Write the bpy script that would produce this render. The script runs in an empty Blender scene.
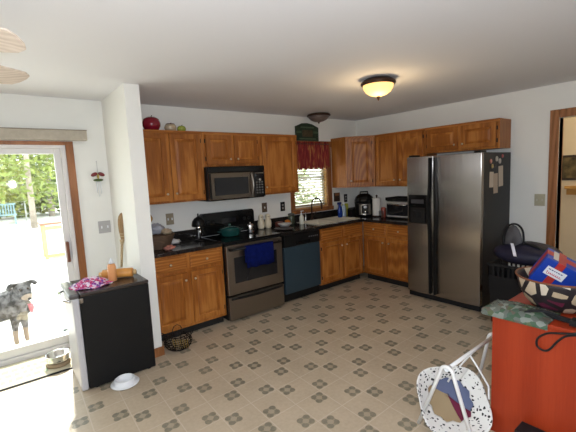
import bpy, bmesh, math, random
from mathutils import Vector, Matrix, noise
random.seed(7)
S = bpy.context.scene
COL = S.collection
R = math.radians
PI = math.pi

# ------------------------------------------------------------------ camera, sky, sun, window light, exposure
cam_d = bpy.data.cameras.new('camera'); cam = bpy.data.objects.new('camera', cam_d); COL.objects.link(cam)
cam_d.sensor_width = 36; cam_d.lens = 22.9626; cam_d.clip_start = .02; cam_d.clip_end = 300
cr = Vector((0.78071748, -0.62315675, -0.04643157)); cu = Vector((0.10692687, 0.06001457, 0.99245398)); cf = Vector((0.61566782, 0.77979095, -0.11348663))
cam.matrix_world = Matrix(((cr.x, cu.x, -cf.x, -4.80352), (cr.y, cu.y, -cf.y, -4.14539), (cr.z, cu.z, -cf.z, 1.61988), (0, 0, 0, 1)))
S.camera = cam
S.view_settings.view_transform = 'Standard'; S.view_settings.look = 'None'; S.view_settings.gamma = 1
S.view_settings.use_curve_mapping = False
S.view_settings.exposure = 0.0
w = bpy.data.worlds.new('sky'); S.world = w; w.use_nodes = True
w.node_tree.nodes['Background'].inputs[0].default_value = (.86, .94, 1, 1)
w.node_tree.nodes['Background'].inputs[1].default_value = 4.2


def lamp(name, kind, loc, energy, color=(1, 1, 1), rot=(0, 0, 0), **kw):
    d = bpy.data.lights.new(name, kind); d.energy = energy; d.color = color
    for k, v in kw.items(): setattr(d, k, v)
    o = bpy.data.objects.new(name, d); o.location = loc; o.rotation_euler = rot; COL.objects.link(o); return o


sd = Vector((-.10, -.72, -.69))
lamp('sun', 'SUN', (-5, 8, 9), 12.0, (1, .94, .82), sd.to_track_quat('-Z', 'Y').to_euler(), angle=R(2.5))
# the photographer's flash
fl = Vector((-4.80352, -4.14539, 1.61988)) + cr * .05 + cu * .05 + cf * .03
lamp('camera_flash', 'POINT', fl, 155, (.89, .96, 1.08), shadow_soft_size=.04)

# ------------------------------------------------------------------ helpers


class MB:
    """collects shapes; build() links them as one mesh object"""

    def __init__(s): s.bm = bmesh.new(); s.xf = Matrix()

    def v(s, p): return s.bm.verts.new(s.xf @ Vector(p))

    def f(s, vs, smooth=False):
        try:
            f = s.bm.faces.new(vs); f.smooth = smooth; return f
        except ValueError:
            return None

    def box(s, x0, x1, y0, y1, z0, z1):
        a = [s.v(p) for p in ((x0, y0, z0), (x1, y0, z0), (x1, y1, z0), (x0, y1, z0), (x0, y0, z1), (x1, y0, z1), (x1, y1, z1), (x0, y1, z1))]
        for q in ((0, 3, 2, 1), (4, 5, 6, 7), (0, 1, 5, 4), (1, 2, 6, 5), (2, 3, 7, 6), (3, 0, 4, 7)): s.f([a[i] for i in q])
        return s

    def loft(s, rings, cap0=True, cap1=True, smooth=False, closed=True):
        rs = [[s.v(p) for p in r] for r in rings]
        n = len(rs[0])
        for a, b in zip(rs, rs[1:]):
            for i in range(n if closed else n - 1):
                j = (i + 1) % n
                s.f([a[i], a[j], b[j], b[i]], smooth)
        if cap0: s.f(rs[0][::-1])
        if cap1: s.f(rs[-1])
        return s

    def tube(s, pts, r, n=8, closed=False, r1=None, smooth=True):
        P = [Vector(p) for p in pts]; N = len(P); rings = []
        t0 = (P[1] - P[0]).normalized()
        up = Vector((0, 0, 1)) if abs(t0.z) < .9 else Vector((1, 0, 0))
        nrm = (up - t0 * up.dot(t0)).normalized()
        for i, p in enumerate(P):
            if closed: t = (P[(i + 1) % N] - P[i - 1]).normalized()
            else: t = (P[min(i + 1, N - 1)] - P[max(i - 1, 0)]).normalized()
            nrm = (nrm - t * nrm.dot(t))
            if nrm.length < 1e-6: nrm = t.orthogonal()
            nrm.normalize(); b = t.cross(nrm)
            rr = r if r1 is None else r + (r1 - r) * i / (N - 1)
            rings.append([p + (nrm * math.cos(2 * PI * k / n) + b * math.sin(2 * PI * k / n)) * rr for k in range(n)])
        if closed: rings.append(rings[0])
        s.loft(rings, not closed, not closed, smooth)
        return s

    def lathe(s, prof, c=(0, 0, 0), n=24, axis='z', sx=1, sy=1, smooth=True, cap0=True, cap1=True):
        c = Vector(c); rings = []
        for r, h in prof:
            ring = []
            for k in range(n):
                a = 2 * PI * k / n; x, y = r * math.cos(a) * sx, r * math.sin(a) * sy
                if axis == 'z': ring.append(c + Vector((x, y, h)))
                elif axis == 'y': ring.append(c + Vector((x, h, y)))
                else: ring.append(c + Vector((h, x, y)))
            rings.append(ring)
        s.loft(rings, cap0, cap1, smooth); return s

    def ball(s, c, rx, ry=None, rz=None, n=16, m=10):
        ry = ry or rx; rz = rz or rx; c = Vector(c)
        rings = []
        for i in range(m + 1):
            t = -PI / 2 + PI * i / m; k = max(math.cos(t), .004)
            rings.append([c + Vector((rx * k * math.cos(2 * PI * j / n), ry * k * math.sin(2 * PI * j / n), rz * math.sin(t))) for j in range(n)])
        s.loft(rings, True, True, True); return s

    def prism(s, poly, y0, y1):
        """outline in x,z extruded along y"""
        s.loft([[(x, y0, z) for x, z in poly], [(x, y1, z) for x, z in poly]]); return s

    def build(s, name, m, parent=None, loc=(0, 0, 0), rot=(0, 0, 0), bevel=0, kind=None, seg=2, smooth=False):
        bmesh.ops.recalc_face_normals(s.bm, faces=s.bm.faces[:])
        me = bpy.data.meshes.new(name); s.bm.to_mesh(me); s.bm.free()
        if m: me.materials.append(m)
        if smooth:
            for p in me.polygons: p.use_smooth = True
        o = bpy.data.objects.new(name, me); o.location = loc; o.rotation_euler = rot; COL.objects.link(o)
        if parent: o.parent = parent
        if bevel:
            b = o.modifiers.new('bevel', 'BEVEL'); b.width = bevel; b.segments = seg; b.limit_method = 'ANGLE'; b.angle_limit = R(40)
        if kind: o['kind'] = kind
        return o


def box(*a): return MB().box(*a)


def tag(o, label, cat, group=None, kind=None):
    o['label'] = label; o['category'] = cat
    if group: o['group'] = group
    if kind: o['kind'] = kind
    return o


def thing(name, label, cat, loc=(0, 0, 0), rz=0, group=None, rot=None):
    o = bpy.data.objects.new(name, None); o.empty_display_size = .1; COL.objects.link(o)
    o.location = loc; o.rotation_euler = rot if rot else (0, 0, rz)
    return tag(o, label, cat, group)


def struct(name, mb, m, bevel=0, parent=None): return mb.build(name, m, parent, bevel=bevel, kind=None if parent else 'structure')


def copy_tree(o, parent=None):
    c = o.copy(); COL.objects.link(c)
    if parent: c.parent = parent
    for ch in list(o.children): copy_tree(ch, c)
    return c


# ------------------------------------------------------------------ materials
def mat(name, col, rough=.5, metal=0., var=0., vscale=8., bump=0., bscale=60., emit=None, estr=0., coat=0., trans=0., ior=1.45, alpha=1., sheen=0., stretch=None, spec=.5):
    m = bpy.data.materials.new(name); m.use_nodes = True
    nt = m.node_tree; b = nt.nodes['Principled BSDF']
    b.inputs['Base Color'].default_value = (*col, 1); b.inputs['Roughness'].default_value = rough
    b.inputs['Metallic'].default_value = metal; b.inputs['IOR'].default_value = ior
    b.inputs['Coat Weight'].default_value = coat; b.inputs['Transmission Weight'].default_value = trans
    b.inputs['Alpha'].default_value = alpha; b.inputs['Specular IOR Level'].default_value = spec; b.inputs['Sheen Weight'].default_value = sheen
    if emit: b.inputs['Emission Color'].default_value = (*emit, 1); b.inputs['Emission Strength'].default_value = estr
    tc = nt.nodes.new('ShaderNodeTexCoord')
    mp = nt.nodes.new('ShaderNodeMapping'); nt.links.new(tc.outputs['Object'], mp.inputs['Vector'])
    if stretch: mp.inputs['Scale'].default_value = stretch
    if var:
        n = nt.nodes.new('ShaderNodeTexNoise'); n.inputs['Scale'].default_value = vscale; n.inputs['Detail'].default_value = 4
        nt.links.new(mp.outputs[0], n.inputs['Vector'])
        r = nt.nodes.new('ShaderNodeValToRGB')
        r.color_ramp.elements[0].position = .3; r.color_ramp.elements[1].position = .7
        r.color_ramp.elements[0].color = (*[c * (1 - var) for c in col], 1)
        r.color_ramp.elements[1].color = (*[min(1, c * (1 + var)) for c in col], 1)
        nt.links.new(n.outputs['Fac'], r.inputs['Fac']); nt.links.new(r.outputs['Color'], b.inputs['Base Color'])
    if bump:
        n = nt.nodes.new('ShaderNodeTexNoise'); n.inputs['Scale'].default_value = bscale; n.inputs['Detail'].default_value = 3
        nt.links.new(mp.outputs[0], n.inputs['Vector'])
        bp = nt.nodes.new('ShaderNodeBump'); bp.inputs['Strength'].default_value = bump; bp.inputs['Distance'].default_value = .01
        nt.links.new(n.outputs['Fac'], bp.inputs['Height']); nt.links.new(bp.outputs[0], b.inputs['Normal'])
    return m


def wood(name, dark, mid, light, scale=(26, 26, 2.2), rough=.38, wave=(9, 9, 1.2)):
    m = bpy.data.materials.new(name); m.use_nodes = True; nt = m.node_tree; b = nt.nodes['Principled BSDF']
    b.inputs['Roughness'].default_value = rough; b.inputs['Specular IOR Level'].default_value = .3
    tc = nt.nodes.new('ShaderNodeTexCoord'); oi = nt.nodes.new('ShaderNodeObjectInfo')
    add = nt.nodes.new('ShaderNodeVectorMath'); add.operation = 'ADD'
    mul = nt.nodes.new('ShaderNodeMath'); mul.operation = 'MULTIPLY'; mul.inputs[1].default_value = 7
    nt.links.new(oi.outputs['Random'], mul.inputs[0]); nt.links.new(tc.outputs['Object'], add.inputs[0]); nt.links.new(mul.outputs[0], add.inputs[1])
    mp = nt.nodes.new('ShaderNodeMapping'); mp.inputs['Scale'].default_value = scale
    nt.links.new(add.outputs[0], mp.inputs[0])
    n = nt.nodes.new('ShaderNodeTexNoise'); n.inputs['Scale'].default_value = 2.2; n.inputs['Detail'].default_value = 6; n.inputs['Roughness'].default_value = .65
    nt.links.new(mp.outputs[0], n.inputs['Vector'])
    mp2 = nt.nodes.new('ShaderNodeMapping'); mp2.inputs['Scale'].default_value = wave; nt.links.new(add.outputs[0], mp2.inputs[0])
    wv = nt.nodes.new('ShaderNodeTexWave'); wv.wave_type = 'RINGS'; wv.inputs['Scale'].default_value = 1.3; wv.inputs['Distortion'].default_value = 5; wv.inputs['Detail'].default_value = 2; wv.inputs['Detail Scale'].default_value = .8
    nt.links.new(mp2.outputs[0], wv.inputs['Vector'])
    mx = nt.nodes.new('ShaderNodeMix'); mx.inputs[0].default_value = .3
    nt.links.new(n.outputs['Fac'], mx.inputs[2]); nt.links.new(wv.outputs['Fac'], mx.inputs[3])
    r = nt.nodes.new('ShaderNodeValToRGB'); e = r.color_ramp.elements
    e[0].position = .24; e[0].color = (*dark, 1); e[1].position = .66; e[1].color = (*light, 1)
    k = e.new(.48); k.color = (*mid, 1)
    nt.links.new(mx.outputs[0], r.inputs['Fac']); nt.links.new(r.outputs['Color'], b.inputs['Base Color'])
    return m


OAK = wood('oak', (.215, .066, .010), (.32, .105, .017), (.44, .170, .036))
OAKH = wood('oak_cross_grain', (.215, .066, .010), (.32, .105, .017), (.44, .170, .036), scale=(2.2, 26, 26), wave=(1.2, 9, 9))
TRIMW = wood('oak_trim', (.20, .075, .024), (.29, .115, .04), (.36, .15, .058), wave=(5, 5, .8))
CHERRY = wood('cherry_laminate', (.255, .025, .006), (.29, .031, .008), (.33, .038, .010), scale=(40, 40, 1.5), rough=.35, wave=(1.2, 1.2, .2))
BLADEW = wood('whitewashed_wood', (.50, .40, .31), (.58, .48, .38), (.64, .54, .44), scale=(3, 20, 20), rough=.5)
WALL = mat('wall_paint', (.82, .815, .765), .75, var=.02, vscale=2, bump=.05, bscale=180)
CEIL = mat('ceiling_paint', (.75, .75, .765), .85, bump=.12, bscale=140)
HALLP = mat('hall_paint', (.66, .57, .42), .8, var=.02)
WHITE = mat('white_paint', (.80, .80, .78), .4)
VINYL = mat('white_vinyl', (.74, .72, .70), .4)
STEEL = mat('brushed_steel', (.50, .475, .44), .30, metal=1, bump=.03, bscale=40, stretch=(1, 1, 40))
def brushed(m, an):
    nt = m.node_tree; b = nt.nodes['Principled BSDF']; b.inputs['Anisotropic'].default_value = an
    tg = nt.nodes.new('ShaderNodeTangent'); tg.direction_type = 'RADIAL'; tg.axis = 'Z'
    nt.links.new(tg.outputs[0], b.inputs['Tangent']); b.inputs['Anisotropic Rotation'].default_value = 0.0; return m


STEELF = brushed(mat('fridge_steel', (.33, .305, .28), .24, metal=1), .97)
STEELD = mat('oven_steel', (.27, .235, .20), .34, metal=1, bump=.02, bscale=40, stretch=(1, 1, 40))
MWSTEEL = mat('dark_microwave_steel', (.17, .14, .115), .25, metal=1)
CHROME = mat('chrome', (.75, .75, .75), .12, metal=1)
NICKEL = mat('satin_nickel', (.72, .66, .55), .28, metal=1)
BLACKG = mat('black_gloss', (.006, .006, .006), .10, spec=.35)
BLACKM = mat('black_satin', (.007, .007, .007), .40, spec=.25)
BLACKP = mat('black_plastic', (.011, .011, .012), .5, spec=.25)
BLACKTEX = mat('black_textured', (.008, .008, .008), .5, bump=.1, bscale=220, spec=.25)
GLASSBLK = mat('dark_glass', (.012, .012, .014), .06)
COUNTER = mat('dark_countertop', (.016, .014, .013), .16, var=.6, vscale=90)
BRONZE = mat('dark_bronze', (.055, .028, .018), .35, metal=.6)
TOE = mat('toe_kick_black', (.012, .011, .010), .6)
CREAM = mat('cream_ceramic', (.68, .60, .44), .3)
WHITEC = mat('white_ceramic', (.72, .70, .64), .25)
WHITEP = mat('white_plastic', (.78, .80, .82), .3)
STONEP = mat('steel_switchplate', (.42, .41, .40), .4, metal=.5)
BONE = mat('almond_plastic', (.50, .46, .36), .4)


def glass(name, tint=(.97, .99, .98), ref=1.0):
    m = bpy.data.materials.new(name); m.use_nodes = True; nt = m.node_tree; nt.nodes.clear()
    out = nt.nodes.new('ShaderNodeOutputMaterial'); mix = nt.nodes.new('ShaderNodeMixShader')
    tr = nt.nodes.new('ShaderNodeBsdfTransparent'); gl = nt.nodes.new('ShaderNodeBsdfGlossy'); fr = nt.nodes.new('ShaderNodeFresnel')
    tr.inputs[0].default_value = (*tint, 1); gl.inputs['Roughness'].default_value = .02; gg = nt.nodes.new('ShaderNodeNewGeometry'); im = nt.nodes.new('ShaderNodeMapRange')
    im.inputs['To Min'].default_value = 1.5; im.inputs['To Max'].default_value = 1 / 1.5
    nt.links.new(gg.outputs['Backfacing'], im.inputs['Value']); nt.links.new(im.outputs[0], fr.inputs[0])
    gl.inputs[0].default_value = (ref, ref, ref, 1)
    nt.links.new(fr.outputs[0], mix.inputs[0]); nt.links.new(tr.outputs[0], mix.inputs[1]); nt.links.new(gl.outputs[0], mix.inputs[2])
    nt.links.new(mix.outputs[0], out.inputs[0]); return m


GLASS = glass('window_glass'); PLASTICFILM = glass('clear_plastic', (.9, .92, .93))


class NT:
    def __init__(s, m): s.nt = m.node_tree

    def math(s, op, a, b=None, c=None):
        n = s.nt.nodes.new('ShaderNodeMath'); n.operation = op
        for i, x in enumerate((a, b, c)):
            if x is None: continue
            if isinstance(x, (int, float)): n.inputs[i].default_value = x
            else: s.nt.links.new(x, n.inputs[i])
        return n.outputs[0]

    def mix(s, f, a, b):
        n = s.nt.nodes.new('ShaderNodeMix'); n.data_type = 'RGBA'
        for i, x in ((0, f), (6, a), (7, b)):
            if isinstance(x, (int, float)): n.inputs[i].default_value = x
            elif isinstance(x, tuple): n.inputs[i].default_value = (*x, 1)
            else: s.nt.links.new(x, n.inputs[i])
        return n.outputs[2]

    def noise(s, scale, vec=None, detail=4, dist=0):
        n = s.nt.nodes.new('ShaderNodeTexNoise'); n.inputs['Scale'].default_value = scale; n.inputs['Detail'].default_value = detail; n.inputs['Distortion'].default_value = dist
        if vec is not None: s.nt.links.new(vec, n.inputs['Vector'])
        return n.outputs['Fac']


def floor_mat():
    m = bpy.data.materials.new('patterned_vinyl'); m.use_nodes = True; t = NT(m); nt = m.node_tree; b = nt.nodes['Principled BSDF']
    tc = nt.nodes.new('ShaderNodeTexCoord'); sx = nt.nodes.new('ShaderNodeSeparateXYZ'); nt.links.new(tc.outputs['Object'], sx.inputs[0])
    x, y = sx.outputs[0], sx.outputs[1]; M = t.math
    u = M('ADD', M('ADD', M('MULTIPLY', x, 8.4647), M('MULTIPLY', y, -.26006)), 24.8692 + 40)
    v = M('ADD', M('ADD', M('MULTIPLY', x, -.27055), M('MULTIPLY', y, 8.46315)), 9.5057 + 80)
    ru, rv = M('ROUND', u), M('ROUND', v)
    i, j = M('MODULO', ru, 4), M('MODULO', rv, 4)
    outer = M('GREATER_THAN', M('ABSOLUTE', M('SUBTRACT', i, 1.5)), 1.0)
    inner = M('SUBTRACT', 1.0, outer)
    cA = M('MULTIPLY', M('LESS_THAN', M('ABSOLUTE', M('SUBTRACT', i, j)), .5), outer)
    cB = M('MULTIPLY', M('LESS_THAN', M('ABSOLUTE', M('SUBTRACT', M('ADD', i, j), 3)), .5), inner)
    on = M('MAXIMUM', cA, cB)
    p, q = M('ABSOLUTE', M('SUBTRACT', u, ru)), M('ABSOLUTE', M('SUBTRACT', v, rv))
    # four-lobed motif: a disc in each corner of the small square, a pale centre
    d2 = M('ADD', M('POWER', M('SUBTRACT', p, .22), 2), M('POWER', M('SUBTRACT', q, .22), 2))
    lobes = M('LESS_THAN', d2, .045)
    sq = M('LESS_THAN', M('MAXIMUM', p, q), .38)
    shape = M('MAXIMUM', lobes, sq)
    cen = M('LESS_THAN', M('ADD', M('POWER', p, 2), M('POWER', q, 2)), .036)
    tips = M('MULTIPLY', M('LESS_THAN', M('MINIMUM', p, q), .05), M('GREATER_THAN', M('MAXIMUM', p, q), .17))
    mot = M('MULTIPLY', M('MULTIPLY', shape, on), M('SUBTRACT', 1, M('MULTIPLY', cen, .6)))
    mot = M('MULTIPLY', mot, M('SUBTRACT', 1, M('MULTIPLY', tips, .35)))
    gu = M('ABSOLUTE', M('SUBTRACT', M('MODULO', M('SUBTRACT', u, .5), 2), 1)); gv = M('ABSOLUTE', M('SUBTRACT', M('MODULO', M('SUBTRACT', v, .5), 2), 1))
    gr = M('LESS_THAN', M('MINIMUM', gu, gv), .028)
    n1 = t.noise(3.2, tc.outputs['Object'], 5); n2 = t.noise(40, tc.outputs['Object'], 3)
    rmp = nt.nodes.new('ShaderNodeValToRGB'); e = rmp.color_ramp.elements
    e[0].position = .3; e[0].color = (.42, .335, .235, 1); e[1].position = .7; e[1].color = (.53, .43, .31, 1)
    nt.links.new(M('ADD', M('MULTIPLY', n1, .6), M('MULTIPLY', n2, .4)), rmp.inputs[0])
    c = t.mix(M('MULTIPLY', gr, .45), rmp.outputs[0], (.62, .54, .43))
    c = t.mix(M('MULTIPLY', mot, M('ADD', .38, M('MULTIPLY', n2, .6))), c, (.095, .10, .07))
    nt.links.new(c, b.inputs['Base Color']); b.inputs['Roughness'].default_value = .42
    bp = nt.nodes.new('ShaderNodeBump'); bp.inputs['Strength'].default_value = .12; bp.inputs['Distance'].default_value = .004
    nt.links.new(n2, bp.inputs['Height']); nt.links.new(bp.outputs[0], b.inputs['Normal'])
    return m


def spots(name, base, cols, scale=6, edge=.06, rough=.7):
    """cloth printed with separate patches: voronoi cells, gaps between them in the base colour"""
    m = bpy.data.materials.new(name); m.use_nodes = True; t = NT(m); nt = m.node_tree; b = nt.nodes['Principled BSDF']
    tc = nt.nodes.new('ShaderNodeTexCoord')
    v = nt.nodes.new('ShaderNodeTexVoronoi'); v.inputs['Scale'].default_value = scale; nt.links.new(tc.outputs['Object'], v.inputs['Vector'])
    v2 = nt.nodes.new('ShaderNodeTexVoronoi'); v2.feature = 'DISTANCE_TO_EDGE'; v2.inputs['Scale'].default_value = scale; nt.links.new(tc.outputs['Object'], v2.inputs['Vector'])
    sp = nt.nodes.new('ShaderNodeSeparateColor'); nt.links.new(v.outputs['Color'], sp.inputs[0])
    r = nt.nodes.new('ShaderNodeValToRGB'); r.color_ramp.interpolation = 'CONSTANT'
    e = r.color_ramp.elements; e[0].color = (*cols[0], 1); e[0].position = 0; e[1].color = (*cols[1], 1); e[1].position = 1 / len(cols)
    for k in range(2, len(cols)): q = e.new(k / len(cols)); q.color = (*cols[k], 1)
    nt.links.new(sp.outputs[0], r.inputs[0])
    g = t.math('GREATER_THAN', v2.outputs['Distance'], edge)
    nt.links.new(t.mix(g, base, r.outputs[0]), b.inputs['Base Color']); b.inputs['Roughness'].default_value = rough
    return m


# ------------------------------------------------------------------ the setting
H = 2.44
struct('floor', MB().box(-7.6, 0, -7, 0, -.1, 0).box(-6.05, -4.23, 0, .14, -.1, 0), floor_mat())
struct('ceiling', box(-7.72, 1.3, -7.12, .12, H, H + .1), CEIL)
# back wall with the patio door opening (x -6.05..-4.225, z 0..2.01) and the kitchen window (x -1.40..-0.72, z 1.09..2.0)
wb = MB()
wb.box(-7.72, -6.05, 0, .12, 0, H).box(-6.05, -4.225, 0, .12, 2.01, H).box(-4.225, -1.40, 0, .12, 0, H)
wb.box(-1.40, -.72, 0, .12, 0, 1.09).box(-1.40, -.72, 0, .12, 2.0, H).box(-.72, .12, 0, .12, 0, H)
struct('wall_back', wb, WALL)
wr = MB().box(0, .12, -2.83, 0, 0, H).box(0, .12, -3.66, -2.83, 2.085, H).box(0, .12, -7.0, -3.66, 0, H)
struct('wall_right', wr, WALL)
struct('wall_left', box(-7.72, -7.6, -7, 0, 0, H), WALL)
wf = box(-7.72, .12, -7.12, -7, 0, H)
struct('wall_front', wf, WALL)
struct('wall_divider', box(-3.868, -3.742, -.822, 0, 0, H), WALL)
# hallway beyond the right doorway
hw = MB().box(1.2, 1.3, -4.6, -1.6, 0, H).box(.12, 1.2, -1.7, -1.6, 0, H).box(.12, 1.2, -4.6, -4.5, 0, H)
struct('wall_hall', hw, HALLP)
struct('floor_hall', box(0.0, 1.2, -4.5, -1.7, -.1, -.001), mat('hall_carpet', (.35, .27, .18), .9, var=.1, vscale=60))
# doorway casing
dc = MB().box(-.02, 0, -2.83, -2.745, 0, 2.17).box(-.02, 0, -3.745, -3.66, 0, 2.17).box(-.02, 0, -3.66, -2.83, 2.085, 2.17)
dc.box(0, .14, -2.83, -2.812, 0, 2.085).box(0, .14, -3.678, -3.66, 0, 2.085)
struct('trim_1', dc, TRIMW, .004)
# patio door casing and frame
pc = MB().box(-4.228, -4.163, -.022, 0, 0, 2.03).box(-6.11, -6.05, -.022, 0, 0, 2.03).box(-6.05, -4.228, -.022, 0, 1.995, 2.03)
struct('trim_2', pc, TRIMW, .003)
bb = MB().box(-3.882, -3.728, -.836, -.822, 0, .085).box(-3.742, -3.728, -.822, -.62, 0, .085)
struct('baseboard_divider', bb, TRIMW, .003)
struct('baseboard_back', box(-4.163, -3.868, -.014, 0, 0, .085), TRIMW, .003)
struct('baseboard_right', MB().box(-.014, 0, -2.745, -2.40, 0, .085).box(-.014, 0, -7, -3.745, 0, .085), TRIMW, .003)
pd = bpy.data.objects.new('door_1', None); COL.objects.link(pd); pd['kind'] = 'structure'; pd.location = (-5.14, 0, 0)


def ploc(mb): mb.xf = Matrix.Translation((5.14, 0, 0)); return mb


fr = ploc(MB()); fr.box(-6.05, -4.228, .0, .12, 1.965, 2.01).box(-4.27, -4.228, 0, .12, 0, 1.965).box(-6.05, -6.01, 0, .12, 0, 1.965).box(-6.01, -4.27, 0, .14, 0, .045)
fr.build('frame', VINYL, pd, bevel=.004)
sa = ploc(MB()); sa.box(-5.17, -5.11, .03, .07, .05, 1.965).box(-4.325, -4.27, .03, .07, .05, 1.965).box(-5.11, -4.325, .03, .07, 1.915, 1.965).box(-5.11, -4.325, .03, .07, .05, .125)
so = sa.build('sash', VINYL, pd, bevel=.004)
s2 = ploc(MB()); s2.box(-6.01, -5.95, .075, .11, .05, 1.965).box(-5.17, -5.11, .075, .11, .05, 1.965).box(-5.95, -5.17, .075, .11, 1.915, 1.965).box(-5.95, -5.17, .075, .11, .05, .125)
s2.build('sash', VINYL, pd, bevel=.004)
gm = MB(); gm.xf = Matrix.Translation((.4225, .05, 0)) @ Matrix.Rotation(R(-1.35), 4, 'Z'); gm.box(-.3925, .3925, -.002, .002, .125, 1.915); gm.build('pane', GLASS, so)
gm = ploc(MB()); gm.box(-5.95, -5.17, .09, .094, .125, 1.915); gm.build('pane', GLASS, pd)
hd = ploc(MB()); hd.box(-4.318, -4.290, -.02, .03, .86, 1.06); hd.build('door_handle', mat('handle_wood', (.16, .055, .025), .4), so, bevel=.006)
st = ploc(MB()); st.box(-4.42, -4.36, .0465, .0475, .16, .185); st.build('sticker', mat('sticker_grey', (.35, .4, .45), .5), so)

# kitchen window
kw = bpy.data.objects.new('window_1', None); COL.objects.link(kw); kw['kind'] = 'structure'; kw.location = (-1.06, 0, 1.09)


def kloc(mb): mb.xf = Matrix.Translation((1.06, 0, -1.09)); return mb


f = kloc(MB()); f.box(-1.47, -1.40, -.022, 0, 1.03, 2.0).box(-.72, -.635, -.022, 0, 1.03, 2.0).box(-1.48, -.625, -.026, 0, 2.0, 2.092).box(-1.47, -.635, -.05, 0, 1.03, 1.09)
f.build('casing', TRIMW, kw, bevel=.003)
f = kloc(MB()); f.box(-1.40, -1.385, 0, .12, 1.09, 2.0).box(-.735, -.72, 0, .12, 1.09, 2.0).box(-1.385, -.735, 0, .12, 1.985, 2.0).box(-1.385, -.735, 0, .12, 1.09, 1.105)
f.build('jamb', mat('golden_lit_jamb', (.50, .28, .09), .4, var=.15, vscale=20), kw)  # oak jamb, with the golden light falling on it mixed into its colour
f = kloc(MB()); f.box(-1.385, -1.345, .06, .1, 1.105, 1.985).box(-.775, -.735, .06, .1, 1.105, 1.985).box(-1.345, -.775, .06, .1, 1.945, 1.985).box(-1.345, -.775, .06, .1, 1.105, 1.15).box(-1.345, -.775, .06, .1, 1.53, 1.57)
f.build('sash', VINYL, kw, bevel=.003)
f = kloc(MB()); f.box(-1.345, -.775, .078, .082, 1.15, 1.945); f.build('pane', GLASS, kw)
# ------------------------------------------------------------------ outside, seen through the patio door
struct('patio_ground', box(-60, 60, .14, 90, -.22, -.13), mat('pale_concrete', (.72, .70, .66), .9, var=.06, vscale=1.5))
LEAFS = [mat('leaf_a', (.22, .27, .05), .6, var=.4, vscale=1.2), mat('leaf_b', (.12, .17, .04), .6, var=.4, vscale=1.2), mat('leaf_c', (.33, .34, .07), .6, var=.35, vscale=1.2)]
BARK = mat('pale_bark', (.36, .30, .24), .9, var=.25, vscale=6, bump=.4, bscale=20)


def leaves(mb, c, rad, n, size, rnd):
    for _ in range(n):
        d = Vector((rnd.gauss(0, 1), rnd.gauss(0, 1), rnd.gauss(0, 1))).normalized() * (rnd.random() ** .4)
        p = Vector(c) + Vector((d.x * rad[0], d.y * rad[1], d.z * rad[2]))
        a = Vector((rnd.uniform(-1, 1), rnd.uniform(-1, 1), rnd.uniform(-.5, .5))).normalized(); b = a.orthogonal().normalized()
        s = size * rnd.uniform(.6, 1.3)
        mb.f([mb.v(p - a * s), mb.v(p + b * s * .5), mb.v(p + a * s), mb.v(p - b * s * .5)])


def tree(x, y, h, r, tr, k, label, lean=0.):
    rnd = random.Random(int(x * 100 + y))
    t = thing('tree', label, 'tree', (x, y, -.13), 0, 'trees beyond the wire fence')
    MB().tube([(0, 0, -.05), (lean * .3, 0, h * .3), (lean * .6 + .1, .1, h * .6), (lean, 0, h * .95)], tr, 10, r1=tr * .35).build('trunk', BARK, t)
    m = MB()
    for q in range(14):
        leaves(m, (lean * .8 + rnd.uniform(-r, r) * .6, rnd.uniform(.2, 1.6) * r * .6, h * rnd.uniform(.14, .95)), (r * .6, r * .6, h * .13), 170, .17, rnd)
    m.build('crown', LEAFS[k % 3], t)


tree(-3.66, 14.5, 9, 2.4, .12, 0, 'tallest pale-trunked tree in the middle of the patio door view')
tree(-4.95, 17, 8, 2.2, .11, 2, 'yellow-green tree behind the wire fence at the left of the door view')
tree(-2.4, 20.5, 8, 2.6, .16, 1, 'darker green tree at the right of the patio door view')
tree(-4.6, 24, 10, 3, .2, 0, 'far tree behind the pale-trunked tree')
tree(-1.0, 25, 10, 3.2, .2, 2, 'far yellow-green tree beside the door frame')
tree(-7.5, 21, 9, 3, .2, 1, 'dark green tree beyond the left of the bench')
tree(-2.6, 29, 11, 3.6, .22, 2, 'farthest tall tree in the yellow-green backdrop')
tree(-6.6, 29, 11, 3.6, .22, 0, 'farthest tree on the left of the backdrop')
for i, (x, y, k) in enumerate([(-5.2, 21.5, 1), (-3.9, 21.8, 0), (-2.6, 23, 2), (-1.2, 22, 1), (-6.6, 23, 0), (-3.2, 26, 1), (-5.2, 27, 2)]):
    m = MB(); rnd = random.Random(i)
    leaves(m, (0, 0, .95), (1.1, .9, 1.05), 700, .15, rnd)
    m.tube([(0, 0, 0), (0, 0, .6)], .04, 6)
    tag(m.build('shrub', LEAFS[k], loc=(x, y, -.13)), ['dark green shrub behind the fence post', 'green shrub in the middle behind the wire fence', 'pale shrub at the right behind the fence', 'dark shrub hard by the door frame side', 'green shrub far to the left past the bench', 'second-row dark shrub under the tall trees', 'second-row pale shrub under the tall trees'][i], 'shrub', 'shrubs behind the wire fence')
m = MB(); leaves(m, (0, 0, 1.1), (1.3, .7, 1.1), 1300, .10, random.Random(91)); m.tube([(0, 0, 0), (0, 0, .8)], .05, 6)
tag(m.build('shrub', LEAFS[1], loc=(.9, 3.4, -.13)), 'leafy shrub growing outside the kitchen window', 'shrub')
FENCEM = mat('weathered_fence', (.62, .62, .60), .6)
fc = thing('wire_fence', 'pale post-and-wire fence in front of the trees', 'fence', (-4.2, 18.6, -.13))
for x in (-3.6, -1.55, .5, 2.55, 4.6): MB().tube([(x, 0, 0), (x, 0, 1.85)], .035, 8).build('post', FENCEM, fc)
MB().tube([(-4.2, 0, 1.85), (5.2, 0, 1.85)], .025, 8).build('rail', FENCEM, fc)
wm = MB()
for z in (.3, .65, 1.0, 1.4): wm.tube([(-4.2, .03, z), (5.2, .03, z)], .006, 5)
wm.build('wire', FENCEM, fc)
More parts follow.
